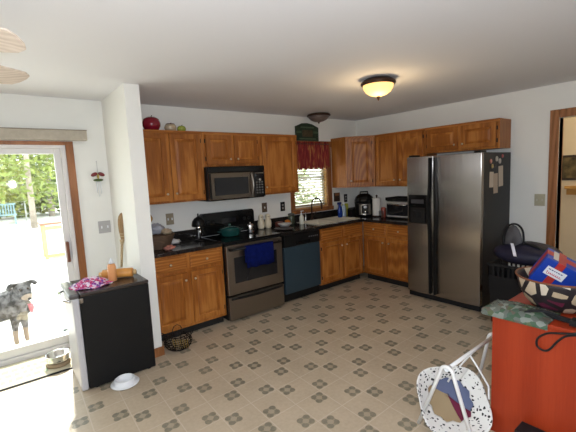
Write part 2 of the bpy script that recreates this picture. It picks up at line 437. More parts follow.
BENCHM = mat('pale_blue_paint', (.36, .52, .56), .5)
be = thing('garden_bench', 'pale blue slatted bench in front of the fence', 'bench', (-4.75, 17.6, -.13))
m = MB()
for k in range(12): m.box(-.62 + k * .105, -.56 + k * .105, .2, .23, .45, .98)
m.box(-.65, .65, .19, .24, .9, .98); m.build('backrest', BENCHM, be)
box(-.65, .65, -.25, .2, .42, .47).build('seat', BENCHM, be)
for x in (-.6, .55):
    for y in (-.24, .16): box(x, x + .05, y, y + .05, 0, .42).build('leg', BENCHM, be)
    MB().box(x, x + .05, -.25, .22, .62, .66).box(x, x + .05, -.25, -.2, .47, .62).build('armrest', BENCHM, be)
pb = thing('storage_bench', 'cream wooden storage box with a reddish lid on the patio', 'storage box', (-3.77, 6.4, -.13))
CREAMW = mat('cream_painted_wood', (.50, .34, .16), .6, var=.08)
m = MB()
for k in range(5): m.box(-.20 + k * .10, -.11 + k * .10, -.2, .2, .12, .74)
m.build('panel', WHITE, pb)
for x in (-.26, .20):
    for y in (-.26, .2): box(x, x + .06, y, y + .06, 0, .82).build('post', CREAMW, pb)
box(-.26, .26, -.25, -.21, .04, .11).build('rail', CREAMW, pb); box(-.26, .26, -.25, -.21, .70, .78).build('rail', CREAMW, pb)
box(-.30, .30, -.30, .30, .82, .87).build('lid', mat('red_cedar', (.42, .12, .07), .6), pb, bevel=.01)


# ---- dog on the patio
def dog():
    m = bpy.data.materials.new('dog_coat'); m.use_nodes = True; t = NT(m); nt = m.node_tree; b = nt.nodes['Principled BSDF']
    tc = nt.nodes.new('ShaderNodeTexCoord'); sp = nt.nodes.new('ShaderNodeSeparateXYZ'); nt.links.new(tc.outputs['Object'], sp.inputs[0])
    n = t.noise(14, tc.outputs['Object'], 5); n2 = t.noise(5, tc.outputs['Object'], 3)
    z = t.math('ADD', sp.outputs[2], t.math('MULTIPLY', t.math('SUBTRACT', n2, .5), .12))
    base = t.mix(t.math('MULTIPLY', t.math('SUBTRACT', n, .40), 5.0), (.003, .003, .004), (.115, .11, .115))
    legs = t.math('LESS_THAN', z, .17)
    c = t.mix(legs, base, (.17, .12, .085))
    chest = t.math('LESS_THAN', t.math('ADD', t.math('POWER', t.math('DIVIDE', t.math('SUBTRACT', sp.outputs[0], .05), .06), 2), t.math('POWER', t.math('DIVIDE', t.math('SUBTRACT', t.math('ADD', z, t.math('MULTIPLY', n, .1)), .36), .06), 2)), t.math('MULTIPLY', n, 1.8))
    c = t.mix(chest, c, (.17, .145, .105))
    # pale muzzle
    mz = t.math('LESS_THAN', t.math('ADD', t.math('ADD', t.math('POWER', t.math('DIVIDE', t.math('SUBTRACT', sp.outputs[0], .11), .075), 2), t.math('POWER', t.math('DIVIDE', t.math('SUBTRACT', sp.outputs[1], -.30), .13), 2)), t.math('POWER', t.math('DIVIDE', t.math('SUBTRACT', sp.outputs[2], .535), .062), 2)), 1)
    c = t.mix(mz, c, (.27, .21, .16))
    nt.links.new(c, b.inputs['Base Color']); b.inputs['Roughness'].default_value = .75
    me = bpy.data.meshes.new('dog')
    V = [(-.42, .20, .44, .13), (-.25, .12, .405, .145), (-.08, .03, .40, .145), (.0, -.02, .45, .105), (.045, -.08, .54, .080), (.075, -.14, .615, .080), (.100, -.215, .575, .056), (.118, -.285, .540, .042),  # 0-7 rump..muzzle
         (-.02, -.08, .33, .062), (-.035, -.105, .20, .032), (-.04, -.10, .05, .025), (-.03, -.13, .018, .026),  # 8-11 near front leg
         (.05, -.05, .33, .06), (.058, -.075, .20, .031), (.058, -.065, .05, .024), (.068, -.095, .018, .026),  # 12-15
         (-.44, .13, .33, .085), (-.40, .10, .26, .042), (-.50, .13, .16, .025), (-.49, .12, .04, .023), (-.46, .10, .018, .026),  # 16-20 hind
         (-.40, .28, .33, .085), (-.36, .26, .26, .042), (-.46, .29, .16, .025), (-.45, .28, .04, .023), (-.42, .26, .018, .026),  # 21-25
         (-.54, .25, .48, .03), (-.64, .32, .54, .022), (-.72, .36, .64, .014),  # 26-28 tail
         (.020, -.12, .680, .034), (-.030, -.13, .690, .032), (-.055, -.15, .635, .024),  # 29-31 ear
         (.130, -.11, .680, .034), (.175, -.105, .695, .030), (.205, -.13, .655, .022)]  # 32-34 ear
    E = [(0, 1), (1, 2), (2, 3), (3, 4), (4, 5), (5, 6), (6, 7), (3, 8), (8, 9), (9, 10), (10, 11), (3, 12), (12, 13), (13, 14), (14, 15), (0, 16), (16, 17), (17, 18), (18, 19), (19, 20), (0, 21), (21, 22), (22, 23), (23, 24), (24, 25), (0, 26), (26, 27), (27, 28), (5, 29), (29, 30), (30, 31), (5, 32), (32, 33), (33, 34)]
    me.from_pydata([v[:3] for v in V], E, [])
    o = bpy.data.objects.new('dog', me); COL.objects.link(o); me.materials.append(m)
    o.modifiers.new('skin', 'SKIN'); s = o.modifiers.new('sub', 'SUBSURF'); s.levels = 2; s.render_levels = 2
    for i, v in enumerate(V):
        sv = me.skin_vertices[0].data[i]; sv.radius = (v[3], v[3] * (1.0 if i > 2 else 1.25)); sv.use_root = i == 2
    for p in me.polygons: p.use_smooth = True
    o.modifiers['skin'].use_smooth_shade = True
    o.location = (-4.755, .92, -.13)
    tag(o, 'grey and black dog with tan legs panting on the patio outside the glass door', 'dog')
    MB().ball((.122, -.325, .553), .020, .014, .014).build('nose', BLACKM, o)
    em = mat('dog_eye', (.02, .012, .008), .1)
    for q in ((.052, -.214, .640), (.122, -.206, .640)): MB().ball(q, .017).build('eye', em, o)
    tg = MB(); pts = [(.108, -.275, .498), (.120, -.310, .486), (.126, -.325, .456), (.126, -.325, .40)]
    tg.loft([[(p[0] - wd, p[1], p[2]), (p[0], p[1] - .008, p[2]), (p[0] + wd, p[1], p[2]), (p[0], p[1] + .006, p[2])] for p, wd in zip(pts, (.020, .024, .025, .012))], smooth=True)
    tg.build('tongue', mat('tongue_pink', (.42, .10, .12), .4), o)
    jw = MB().ball((.106, -.255, .500), .026, .05, .014); jw.build('jaw', mat('jaw_fur', (.16, .13, .10), .8), o)


dog()


# ------------------------------------------------------------------ cabinets (local frame: x to the right, -y into the room)
def rect(x0, x1, z0, z1, i, y): return [(x0 + i, y, z0 + i), (x1 - i, y, z0 + i), (x1 - i, y, z1 - i), (x0 + i, y, z1 - i)]


def door_mb(x0, x1, z0, z1, y, stile=.055):
    t = .02; m = MB()
    prof = [(0, y), (0, y - t + .004), (.004, y - t), (stile - .004, y - t), (stile + .002, y - t + .008), (stile + .008, y - t + .009), (stile + .034, y - t + .002), (stile + .040, y - t + .0015)]
    m.loft([rect(x0, x1, z0, z1, i, yy) for i, yy in prof]); return m


def drawer_mb(x0, x1, z0, z1, y):
    m = MB(); m.loft([rect(x0, x1, z0, z1, i, yy) for i, yy in [(0, y), (0, y - .012), (.012, y - .02)]]); return m


def knob(par, x, z, y):
    MB().lathe([(.004, 0), (.005, -.012), (.012, -.017), (.013, -.022), (.009, -.028), (.002, -.03)], (x, y, z), 12, 'y').build('knob', NICKEL, par)


def hinges(par, x, zs, y):
    for z in zs: box(x - .006, x + .006, y - .008, y, z - .022, z + .022).build('hinge', BLACKM, par)


def upper(label, x0, w_, z0, z1, doors, rz=0, loc=None, knobs=True, depth=.305):
    """doors: list of (x0, x1, knob side or None)"""
    t = thing('upper_cabinet', label, 'cabinet', loc if loc else (x0, 0, z0), rz, 'oak wall cabinets')
    h = z1 - z0
    MB().box(.001, w_ - .001, -depth, -.002, 0, h).build('body', OAK, t, bevel=.002)
    MB().box(.0, w_, -depth - .004, -.002, h - .03, h + .004).build('top_rail', OAKH, t, bevel=.003)
    for a, b, side in doors:
        d = door_mb(a, b, .022, h - .03, -depth).build('door', OAK, t)
        if side:
            knob(d, a + .03 if side < 0 else b - .03, .022 + (.075 if h > .5 else .06), -depth - .02)
            hinges(d, b + .007 if side < 0 else a - .007, (.09, h - .1), -depth)
    return t


Z1, Z2 = 1.37, 2.13
upper('tall two-door oak wall cabinet holding the red ornamental apple, left of the microwave', -3.738, .796, Z1, Z2, [(.03, .378, 1), (.418, .766, -1)])
upper('short two-door oak wall cabinet above the built-in microwave', -2.941, .760, 1.742, Z2, [(.035, .360, 1), (.400, .725, -1)])
upper('single-door oak wall cabinet between microwave and window', -2.180, .616, Z1, Z2, [(.035, .581, -1)])
# diagonal corner cabinet
t = thing('upper_cabinet', 'diagonal oak corner wall cabinet right of the window', 'cabinet', (0, 0, Z1), 0, 'oak wall cabinets')
poly = [(-.002, -.002), (-.61, -.002), (-.61, -.305), (-.305, -.61), (-.002, -.61)]
MB().loft([[(x, y, z) for x, y in poly] for z in (0, .76)]).build('body', OAK, t, bevel=.002)
poly2 = [(-.002, -.002), (-.613, -.002), (-.613, -.308), (-.308, -.613), (-.002, -.613)]
MB().loft([[(x, y, z) for x, y in poly2] for z in (.73, .764)]).build('top_rail', OAKH, t, bevel=.003)
dm = door_mb(.045, .386, .022, .73, 0, .05)
dm.bm.transform(Matrix.Translation((-.61, -.305, 0)) @ Matrix.Rotation(R(-45), 4, 'Z'))
d = dm.build('door', OAK, t)
kk = MB(); kk.xf = Matrix.Translation((-.61, -.305, 0)) @ Matrix.Rotation(R(-45), 4, 'Z')
kk.lathe([(.004, 0), (.005, -.012), (.012, -.017), (.013, -.022), (.009, -.028), (.002, -.03)], (.075, -.02, .10), 12, 'y').build('knob', NICKEL, d)
for z in (.09, .66):
    kk = MB(); kk.xf = Matrix.Translation((-.61, -.305, 0)) @ Matrix.Rotation(R(-45), 4, 'Z')
    kk.box(.387, .399, -.008, 0, z - .022, z + .022).build('hinge', BLACKM, d)
upper('two-door oak wall cabinet above the counter beside the fridge', 0, .818, Z1, Z2, [(.03, .385, 1), (.425, .79, -1)], R(-90), (0, -.614, Z1))
upper('short two-door oak wall cabinet above the stainless fridge', 0, .92, 1.80, Z2, [(.035, .44, 1), (.48, .885, -1)], R(-90), (0, -1.436, 1.80))


def lower(label, loc, w_, fronts, doors, rz=0, hidden=0.0, knobs=True):
    t = thing('base_cabinet', label, 'cabinet', loc, rz, 'oak base cabinets')
    MB().box(.001, w_ - .001, -.61, -.59, .1, .874).box(.001, .02, -.589, -.003, .1, .874).box(w_ - .02, w_ - .001, -.589, -.003, .1, .874).box(.02, w_ - .02, -.589, -.003, .1, .12).build('body', OAK, t, bevel=.002)
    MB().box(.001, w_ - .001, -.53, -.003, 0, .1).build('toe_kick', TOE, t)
    for a, b in fronts:
        d = drawer_mb(a, b, .715, .85, -.61).build('drawer', OAKH, t)
        if knobs: knob(d, (a + b) / 2, .782, -.63)
    for a, b, side in doors:
        d = door_mb(a, b, .135, .675, -.61).build('door', OAK, t)
        knob(d, a + .03 if side < 0 else b - .03, .60, -.63)
        hinges(d, b + .007 if side < 0 else a - .007, (.2, .60), -.61)
    return t


lower('oak base cabinet left of the stove with two drawers and two doors', (-3.738, 0, 0), .796, [(.03, .378), (.418, .766)], [(.03, .378, 1), (.418, .766, -1)])
lower('oak sink base cabinet under the window with knobless false drawer fronts', (-1.497, 0, 0), .880, [(.03, .42), (.46, .85)], [(.03, .42, 1), (.46, .85, -1)], knobs=False)
lower('oak base cabinet between the inside corner and the fridge', (0, -.614, 0), .842, [(.03, .40), (.44, .81)], [(.03, .40, 1), (.44, .81, -1)], R(-90))

# counters
ct = thing('countertop', 'dark countertop left of the stove', 'countertop', (-3.34, 0, .876), 0, 'dark countertops')
box(-.40, .400, -.64, -.003, 0, .039).build('slab', COUNTER, ct, bevel=.008)
box(-.40, .400, -.022, -.003, .04, .14).build('backsplash', COUNTER, ct, bevel=.003)
ct = thing('countertop', 'dark L-shaped countertop around the sink and the inside corner', 'countertop', (-.61, 0, .876), 0, 'dark countertops')
m = MB(); m.xf = Matrix.Translation((.61, 0, 0))
m.box(-2.155, -1.425, -.64, -.003, 0, .039).box(-1.425, -.635, -.64, -.535, 0, .039).box(-1.425, -.635, -.115, -.003, 0, .039).box(-.635, -.003, -.64, -.003, 0, .039).box(-.64, -.003, -1.46, -.64, 0, .039)
m.build('slab', COUNTER, ct)
m = MB(); m.xf = Matrix.Translation((.61, 0, 0)); m.box(-2.155, -.022, -.022, -.003, .04, .14).box(-.022, -.003, -1.46, -.003, .04, .14)
m.build('backsplash', COUNTER, ct, bevel=.003)

# sink: double bowl set into the counter
sk = thing('sink', 'almond double-bowl sink set into the counter below the window', 'sink', (-1.03, -.325, .9155))
SINKM = mat('almond_enamel', (.62, .57, .46), .2)
m = MB()
for a, b in ((-.39, -.02), (.02, .39)):
    m.loft([[(a, -.2, .006), (b, -.2, .006), (b, .2, .006), (a, .2, .006)], [(a + .02, -.18, -.03), (b - .02, -.18, -.03), (b - .02, .18, -.03), (a + .02, .18, -.03)], [(a + .04, -.15, -.17), (b - .04, -.15, -.17), (b - .04, .15, -.17), (a + .04, .15, -.17)]], cap0=False)
m.build('bowl', SINKM, sk)
m = MB().box(-.42, .42, -.235, -.2, 0, .008).box(-.42, .42, .2, .235, 0, .008).box(-.42, -.39, -.2, .2, 0, .008).box(.39, .42, -.2, .2, 0, .008).box(-.02, .02, -.2, .2, 0, .008)
m.build('rim', SINKM, sk)
fa = thing('faucet', 'dark gooseneck faucet standing behind the sink', 'faucet', (-1.12, -.062, .9155))
MB().lathe([(.028, 0), (.028, .012), (.015, .03), (.013, .06)], n=16).build('base', BRONZE, fa)
MB().tube([(0, 0, .05), (0, 0, .23), (.005, -.015, .29), (.02, -.055, .325), (.04, -.10, .325), (.055, -.135, .295), (.06, -.15, .25)], .011, 10).build('spout', BRONZE, fa)
MB().lathe([(.014, 0), (.016, -.03), (.014, -.08), (.012, -.09)], (.061, -.152, .255), 12).build('spray_head', BRONZE, fa)
MB().tube([(.015, 0, .06), (.05, -.005, .085), (.075, -.01, .12)], .007, 8).build('handle', BRONZE, fa)
m = MB().lathe([(.02, 0), (.02, .01), (.010, .03), (.010, .10), (.014, .11), (.012, .13)], n=12)
tag(m.build('soap_pump', CHROME, loc=(-1.25, -.062, .9155)), 'short metal pump post beside the gooseneck faucet', 'pump')

# ------------------------------------------------------------------ stove
sv = thing('stove', 'stainless freestanding electric stove with black glass top', 'stove', (-2.548, 0, 0))
MB().box(-.380, .380, -.615, -.02, .03, .90).build('body', BLACKM, sv, bevel=.003)
MB().box(-.382, .382, -.655, -.10, .901, .918).build('cooktop', BLACKG, sv, bevel=.006)
m = MB(); poly = [(-.378, .919), (.378, .919), (.378, 1.16), (.360, 1.192), (-.360, 1.192), (-.378, 1.16)]
m.prism(poly, -.095, -.025); m.build('backguard', BLACKG, sv, bevel=.01)
m = MB()
for k in range(4): m.lathe([(.02, 0), (.02, -.012), (.012, -.022)], ((-.29, -.22, .22, .29)[k], -.0955, 1.08), 14, 'y')
m.build('knobs', BLACKP, sv)
box(-.10, .10, -.098, -.0955, 1.05, 1.11).build('clock_panel', GLASSBLK, sv)
d = MB().box(-.378, .378, -.665, -.617, .318, .872).build('oven_door', STEELD, sv, bevel=.006)
box(-.29, .29, -.669, -.6655, .445, .735).build('oven_window', GLASSBLK, d, bevel=.004)
m = MB().tube([(-.34, -.715, .832), (.34, -.715, .832)], .013, 10).box(-.35, -.325, -.715, -.665, .82, .844).box(.325, .35, -.715, -.665, .82, .844)
m.build('oven_handle', BLACKM, d)
d = MB().box(-.378, .378, -.665, -.617, .035, .295).build('storage_drawer', STEELD, sv, bevel=.006)
MB().tube([(-.35 + .05 * k, -.672 - .02 * math.sin(PI * k / 14), .278 - .006 * math.sin(PI * k / 14)) for k in range(15)], .013, 8).build('drawer_handle', BLACKM, d)
box(-.38, .38, -.64, -.615, .877, .90).build('front_trim', BLACKM, sv)
# blue towel over the oven handle
m = MB(); N = 16; front = []; rings = []
prof = [(-.694, .66), (-.697, .72), (-.698, .80), (-.700, .838), (-.706, .85), (-.715, .853), (-.724, .85), (-.731, .838), (-.734, .78), (-.735, .70), (-.734, .605)]
for y, z in prof:
    rings.append([(-.185 + .37 * i / N, y + (.005 * math.sin(i * 1.5 + z * 6) if z < .8 else 0), z + (.006 * math.sin(i * .9) if z < .65 else 0)) for i in range(N + 1)])
m.loft(rings, False, False, True, closed=False)
tw = m.build('kitchen_towel', mat('royal_blue_terry', (.003, .008, .085), .95, spec=.1, bump=.5, bscale=160, var=.25, vscale=30), loc=(-2.53, 0, 0))
so_ = tw.modifiers.new('s', 'SOLIDIFY'); so_.thickness = .005; so_.offset = 0
tag(tw, 'royal blue terry towel hung over the oven door handle', 'towel')

# ------------------------------------------------------------------ microwave
mw = thing('microwave', 'stainless built-in microwave mounted above the stove', 'microwave', (-2.561, 0, 1.352))
MB().box(-.378, .378, -.37, -.003, 0, .386).build('body', BLACKM, mw, bevel=.004)
MB().box(-.378, .378, -.40, -.371, .318, .386).build('vent_panel', BLACKG, mw, bevel=.006)
d = MB().box(-.378, .215, -.40, -.371, .012, .316).build('door', MWSTEEL, mw, bevel=.006)
box(-.31, .135, -.404, -.4005, .06, .26).build('window', GLASSBLK, d, bevel=.004)
MB().box(-.378, -.352, -.405, -.4005, .02, .310).build('edge_strip', BLACKG, d)
MB().tube([(.178, -.408 - .038 * math.sin(PI * k / 10), .03 + .27 * k / 10) for k in range(11)], .010, 8).build('handle', STEEL, d)
p_ = MB().box(.217, .378, -.40, -.371, .012, .316).build('control_panel', BLACKG, mw, bevel=.006)
m = MB()
for r_ in range(5):
    for c_ in range(3): m.box(.245 + c_ * .038, .270 + c_ * .038, -.402, -.4003, .05 + r_ * .032, .07 + r_ * .032)
m.build('keypad', mat('keypad_grey', (.10, .10, .10), .5), p_)
box(.24, .355, -.402, -.4003, .235, .285).build('display', GLASSBLK, p_)
MB().box(.235, .36, -.4025, -.4003, .293, .303).build('trim_strip', STEELD, p_)
MB().lathe([(.018, 0), (.018, -.012), (.01, -.018)], (.297, -.402, .215), 14, 'y').build('dial', CHROME, p_)

# ------------------------------------------------------------------ dishwasher
dwm = thing('dishwasher', 'blue-fronted dishwasher with black control panel, right of the stove', 'dishwasher', (-1.808, 0, 0))
MB().box(-.298, .298, -.58, -.02, .02, .873).build('body', BLACKM, dwm)
MB().box(-.300, .300, -.625, -.581, .125, .715).build('door', mat('blue_film_steel', (.030, .055, .075), .42, metal=.2), dwm, bevel=.006)
p_ = MB().box(-.300, .300, -.632, -.581, .718, .868).build('control_panel', BLACKM, dwm, bevel=.008)
box(-.12, .12, -.637, -.6325, .735, .775).build('latch', BLACKG, p_, bevel=.003)
m = MB()
for k in range(5): m.box(.10 + k * .035, .122 + k * .035, -.6345, -.6322, .80, .815)
m.build('buttons', mat('grey_button', (.12, .12, .13), .5), p_)
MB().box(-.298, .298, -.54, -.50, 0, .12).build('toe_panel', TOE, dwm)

# ------------------------------------------------------------------ fridge (local frame rotated to the right wall)
fg = thing('refrigerator', 'stainless side-by-side refrigerator with ice dispenser against the right wall', 'refrigerator', (-.03, -1.4745, 0), R(-90))
FW = .90
BLK = mat('fridge_black', (.011, .011, .012), .42, bump=.08, bscale=250, spec=.3)
MB().box(.004, FW - .004, -.69, -.0, .02, 1.752).build('body', BLK, fg, bevel=.004)
MB().box(.01, FW - .01, -.735, -.692, .008, .072).build('grille', BLACKP, fg, bevel=.004)


def fdoor(a, b):
    m = MB(); z0, z1 = .075, 1.752
    prof = []
    n = 8
    for k in range(n + 1):
        x = a + (b - a) * k / n
        prof.append((x, -.755 - .014 * math.sin(PI * k / n)))
    pts = [(a, -.695)] + prof + [(b, -.695)]
    m.loft([[(x, y, z) for x, y in pts] for z in (z0, z1)])
    return m.build('door', STEELF, fg, bevel=.006)


d1 = fdoor(.002, .352); d2 = fdoor(.360, FW - .002)
for d, x, sg in ((d1, .328, -1), (d2, .388, 1)):
    pts = []
    for k in range(25):
        z = .10 + 1.63 * k / 24; s_ = (z - .1) / 1.63
        off = .018 * math.exp(-((z - 1.12) / .22) ** 2)
        pts.append((x + sg * off, -.790 - .012 * math.sin(PI * s_), z))
    m = MB()
    rings = [[(p[0] - .013, p[1] - .012, p[2]), (p[0] + .013, p[1] - .012, p[2]), (p[0] + .015, p[1] + .027, p[2]), (p[0] - .015, p[1] + .027, p[2])] for p in pts]
    m.loft(rings); m.build('handle', BLACKM, d, bevel=.004)
dp = MB(); dp.box(.035, .275, -.775, -.765, .945, 1.295); dp = dp.build('dispenser', BLACKG, d1, bevel=.004)
# hinge covers and magnets
MB().box(.02, .09, -.74, -.60, 1.753, 1.775).build('hinge_cover', BLACKP, fg, bevel=.004)
MB().box(FW - .09, FW - .02, -.74, -.60, 1.753, 1.775).build('hinge_cover', BLACKP, fg, bevel=.004)
# the dispenser's cavity and paddles stand on the panel (part of the dispenser)
MB().box(.06, .25, -.7765, -.7752, .96, 1.14).build('niche', mat('niche_black', (.004, .004, .004), .6), d1)
MB().box(.10, .14, -.787, -.7767, 1.02, 1.10).build('paddle', BLACKP, d1)
MB().box(.17, .21, -.787, -.7767, 1.02, 1.10).build('paddle', BLACKP, d1)
MB().box(.07, .24, -.777, -.7752, 1.19, 1.24).build('button_strip', mat('strip_grey', (.05, .05, .055), .4), d1)
# papers and magnets on the fridge side (side plane y = -2.3705)
YS = -2.3715
PAPER = mat('paper_cream', (.55, .47, .38), .8); PAPER2 = mat('paper_tan', (.48, .38, .29), .8)


def note(x0, x1, z0, z1, tilt, label, m_, lift=0.):
    t = MB().box(-(x1 - x0) / 2, (x1 - x0) / 2, -.0012, 0, -(z1 - z0), 0)
    o = t.build('note_paper', m_, loc=((x0 + x1) / 2, YS - lift, z1), rot=(0, tilt, 0)); tag(o, label, 'paper', 'slips of paper on the fridge side'); return o


note(-.59, -.49, 1.37, 1.54, .03, 'pale paper slip hung furthest left on the fridge side', PAPER)
note(-.50, -.39, 1.30, 1.52, -.04, 'longest paper slip in the middle of the fridge side', PAPER2, .0016)
note(-.37, -.25, 1.37, 1.60, -.05, 'tan paper slip hung furthest right on the fridge side', PAPER)
cols = [(.42, .16, .12), (.55, .50, .42), (.06, .05, .05), (.36, .26, .10), (.45, .1, .1), (.5, .45, .4)]
for i, (x, z, s_, lb) in enumerate([(-.57, 1.655, .026, 'reddish round magnet upper left on the fridge side'), (-.42, 1.68, .030, 'cream round magnet top middle of the fridge side'), (-.46, 1.62, .03, 'black round magnet above the longest paper slip'), (-.53, 1.60, .024, 'ochre round magnet above the leftmost paper slip'), (-.27, 1.71, .020, 'red round magnet top right on the fridge side'), (-.34, 1.655, .03, 'pale round magnet above the rightmost paper slip')]):
    tag(MB().lathe([(s_, 0), (s_, -.006), (s_ * .6, -.011)], axis='y', n=14).build('fridge_magnet', mat('magnet_%d' % i, cols[i], .5), loc=(x, YS, z)), lb, 'magnet', 'magnets on the fridge side')

# ------------------------------------------------------------------ window dressing and wall things
VAL = bpy.data.materials.new('red_print'); VAL.use_nodes = True
t_ = NT(VAL); nt = VAL.node_tree; tc = nt.nodes.new('ShaderNodeTexCoord'); mp = nt.nodes.new('ShaderNodeMapping'); mp.inputs['Scale'].default_value = (22, 22, 3)
nt.links.new(tc.outputs['Object'], mp.inputs[0]); n_ = t_.noise(1.6, mp.outputs[0], 3, .6)
rmp = nt.nodes.new('ShaderNodeValToRGB'); e = rmp.color_ramp.elements; e[0].position = .42; e[0].color = (.17, .008, .010, 1); e[1].position = .66; e[1].color = (.42, .19, .05, 1); q = e.new(.56); q.color = (.28, .03, .02, 1)
nt.links.new(n_, rmp.inputs[0]); nt.links.new(rmp.outputs[0], nt.nodes['Principled BSDF'].inputs['Base Color']); nt.nodes['Principled BSDF'].inputs['Roughness'].default_value = .85
va = thing('valance', 'short gathered red and orange print valance across the window top', 'curtain', (-1.05, 0, 1.68))
m = MB(); rings = []
for k in range(9):
    z = .40 * k / 8; amp = .018 * (1 - .5 * k / 8) if k < 7 else .008
    rings.append([(-.335 + .67 * i / 80, -.055 + amp * math.sin(i * 1.02 + .4 * math.sin(i * .31)) - (.01 if k == 0 else 0), z + (.012 * math.sin(i * .5) if k == 0 else 0)) for i in range(81)])
m.loft(rings, False, False, True, closed=False)
c_ = m.build('fabric', VAL, va); q = c_.modifiers.new('s', 'SOLIDIFY'); q.thickness = .004
MB().tube([(-.345, -.055, .365), (.345, -.055, .365)], .007, 8).tube([(-.34, -.055, .365), (-.34, -.026, .365)], .006, 6).tube([(.34, -.055, .365), (.34, -.026, .365)], .006, 6).build('rod', BRONZE, va)
bl = thing('window_blind', 'white horizontal blind half open in the kitchen window', 'blind', (-1.06, .03, 1.115))
m = MB()
for k in range(20):
    z = .02 + k * .042; m.xf = Matrix.Translation((0, 0, z)) @ Matrix.Rotation(R(-30), 4, 'X'); m.box(-.315, .315, -.022, .022, -.0012, .0012)
m.build('slats', mat('blind_white', (.50, .48, .38), .5), bl)
MB().box(-.318, .318, -.02, .02, .845, .868).build('head_rail', WHITEP, bl)
MB().tube([(-.2, -.024, .0), (-.2, -.024, .85)], .0015, 5).tube([(.2, -.024, 0), (.2, -.024, .85)], .0015, 5).build('cord', WHITEP, bl)

sg = thing('wall_plaque', 'dark green arched wooden plaque standing on the window trim', 'plaque', (-1.11, -.014, 2.093))
GREEND = mat('dark_green_paint', (.018, .035, .018), .6, var=.4, vscale=20)
poly = [(-.225, 0), (.225, 0), (.225, .20), (.18, .215), (.10, .245), (0, .258), (-.10, .25), (-.18, .22), (-.225, .205)]
MB().prism(poly, -.009, .011).build('board', GREEND, sg, bevel=.003)
m = MB()
for z, hw_ in ((.02, .16), (.185, .13)): m.box(-hw_, hw_, -.0115, -.0092, z, z + .018)
m.build('band', mat('faded_green', (.08, .12, .07), .6), sg)
MB().box(-.10, .10, -.0125, -.0092, .06, .155).build('center_panel', mat('faded_brown', (.07, .05, .025), .7, var=.4, vscale=30), sg)
m = MB()
for z in (.11,):
    for s_ in (-1, 1): m.box(min(s_ * .12, s_ * .21), max(s_ * .12, s_ * .21), -.0115, -.0092, z, z + .03)
m.build('leaf_band', mat('moss', (.06, .10, .05), .6), sg)


def plate(loc, rz, m_plate, label, cat, kindname, w_=.075, h_=.12, two=False, inner=None):
    t = thing(kindname, label, cat, loc, rz)
    MB().box(-w_ / 2, w_ / 2, -.006, -.0005, -h_ / 2, h_ / 2).build('plate', m_plate, t, bevel=.002)
    if kindname == 'wall_outlet':
        for z in (-.022, .022): MB().lathe([(.016, 0), (.016, -.003)], (0, -.0062, z), 14, 'y').build('socket', inner or BLACKM, t)
    else:
        for x in ((-w_ / 4, w_ / 4) if two else (0,)): MB().box(x - .006, x + .006, -.016, -.0062, -.013, .013).build('toggle', inner or WHITEP, t)
    return t


plate((-3.265, 0, 1.168), 0, mat('tan_plate', (.30, .25, .17), .4), 'tan double switch plate above the counter left of the stove', 'switch', 'light_switch', .09, .13, True, WHITEP)
plate((-1.938, 0, 1.178), 0, mat('brown_plate', (.10, .065, .04), .4), 'dark switch plate with pale toggle left of the black outlet', 'switch', 'light_switch', .085, .13, False, WHITEP)
plate((-1.622, 0, 1.163), 0, BLACKP, 'black wall outlet beside the left window trim', 'outlet', 'wall_outlet', .08, .13, inner=STONEP)
plate((-.308, 0, 1.183), 0, BLACKP, 'black wall outlet behind the pressure cooker', 'outlet', 'wall_outlet', .075, .13, inner=STONEP)
plate((-3.956, 0, 1.165), 0, STONEP, 'grey metal switch plate between patio door and dividing wall', 'switch', 'light_switch', .115, .125, True)
plate((0, -2.668, 1.196), R(-90), mat('ivory_plate', (.42, .39, .28), .4), 'ivory double switch plate beside the right doorway', 'switch', 'light_switch', .105, .135, True, BONE)
# small picture hung on the kitchen wall right of the window trim
wp = thing('wall_picture', 'small dark brown picture hung above the spray bottles', 'picture', (-.518, 0, 1.215))
MB().box(-.065, .065, -.014, -.001, -.07, .07).build('frame', mat('dark_brown_frame', (.05, .028, .016), .5), wp, bevel=.003)
MB().box(-.05, .05, -.016, -.0142, .02, .06).build('picture_face', mat('russet', (.22, .09, .04), .6), wp)

# patio door valance box
vb = thing('blind_headrail', 'beige fabric-covered headrail box above the patio door', 'headrail', (-5.1, 0, 2.035))
MB().box(-1.06, 1.056, -.088, -.024, 0, .093).build('box', mat('beige_vinyl', (.43, .38, .30), .6, var=.08, vscale=30), vb, bevel=.004)
MB().box(-1.06, 1.058, -.092, -.024, .0935, .100).build('top_trim', mat('tan_trim', (.30, .25, .19), .6), vb)

# wind chime ornament
wc = thing('wind_chime', 'small red and green wind chime hung on the wall beside the patio door', 'wind chime', (-3.975, -.035, 1.66))
MB().tube([(0, 0, .05), (0, 0, .18)], .0018, 6).tube([(0, 0, .17), (0, .033, .175)], .002, 6).build('cord', STONEP, wc)
REDM = mat('dark_red', (.16, .012, .015), .4)
for s_ in (-1, 1):
    m = MB(); m.xf = Matrix.Translation((s_ * .033, 0, .045)) @ Matrix.Rotation(R(25 * s_), 4, 'Y'); m.ball((0, 0, 0), .033, .010, .019); m.build('wing', REDM, wc)
MB().ball((0, -.004, .025), .012, .010, .026).build('bug_body', mat('ochre', (.45, .33, .08), .5), wc)
MB().ball((0, 0, -.012), .047, .02, .014).build('leaf', mat('leaf_green', (.06, .10, .02), .5), wc)
for x, l in ((-.018, .11), (0, .15), (.018, .12)): MB().tube([(x, 0, -.02), (x, 0, -.03 - l)], .0045, 8).build('tube', WHITEP, wc)

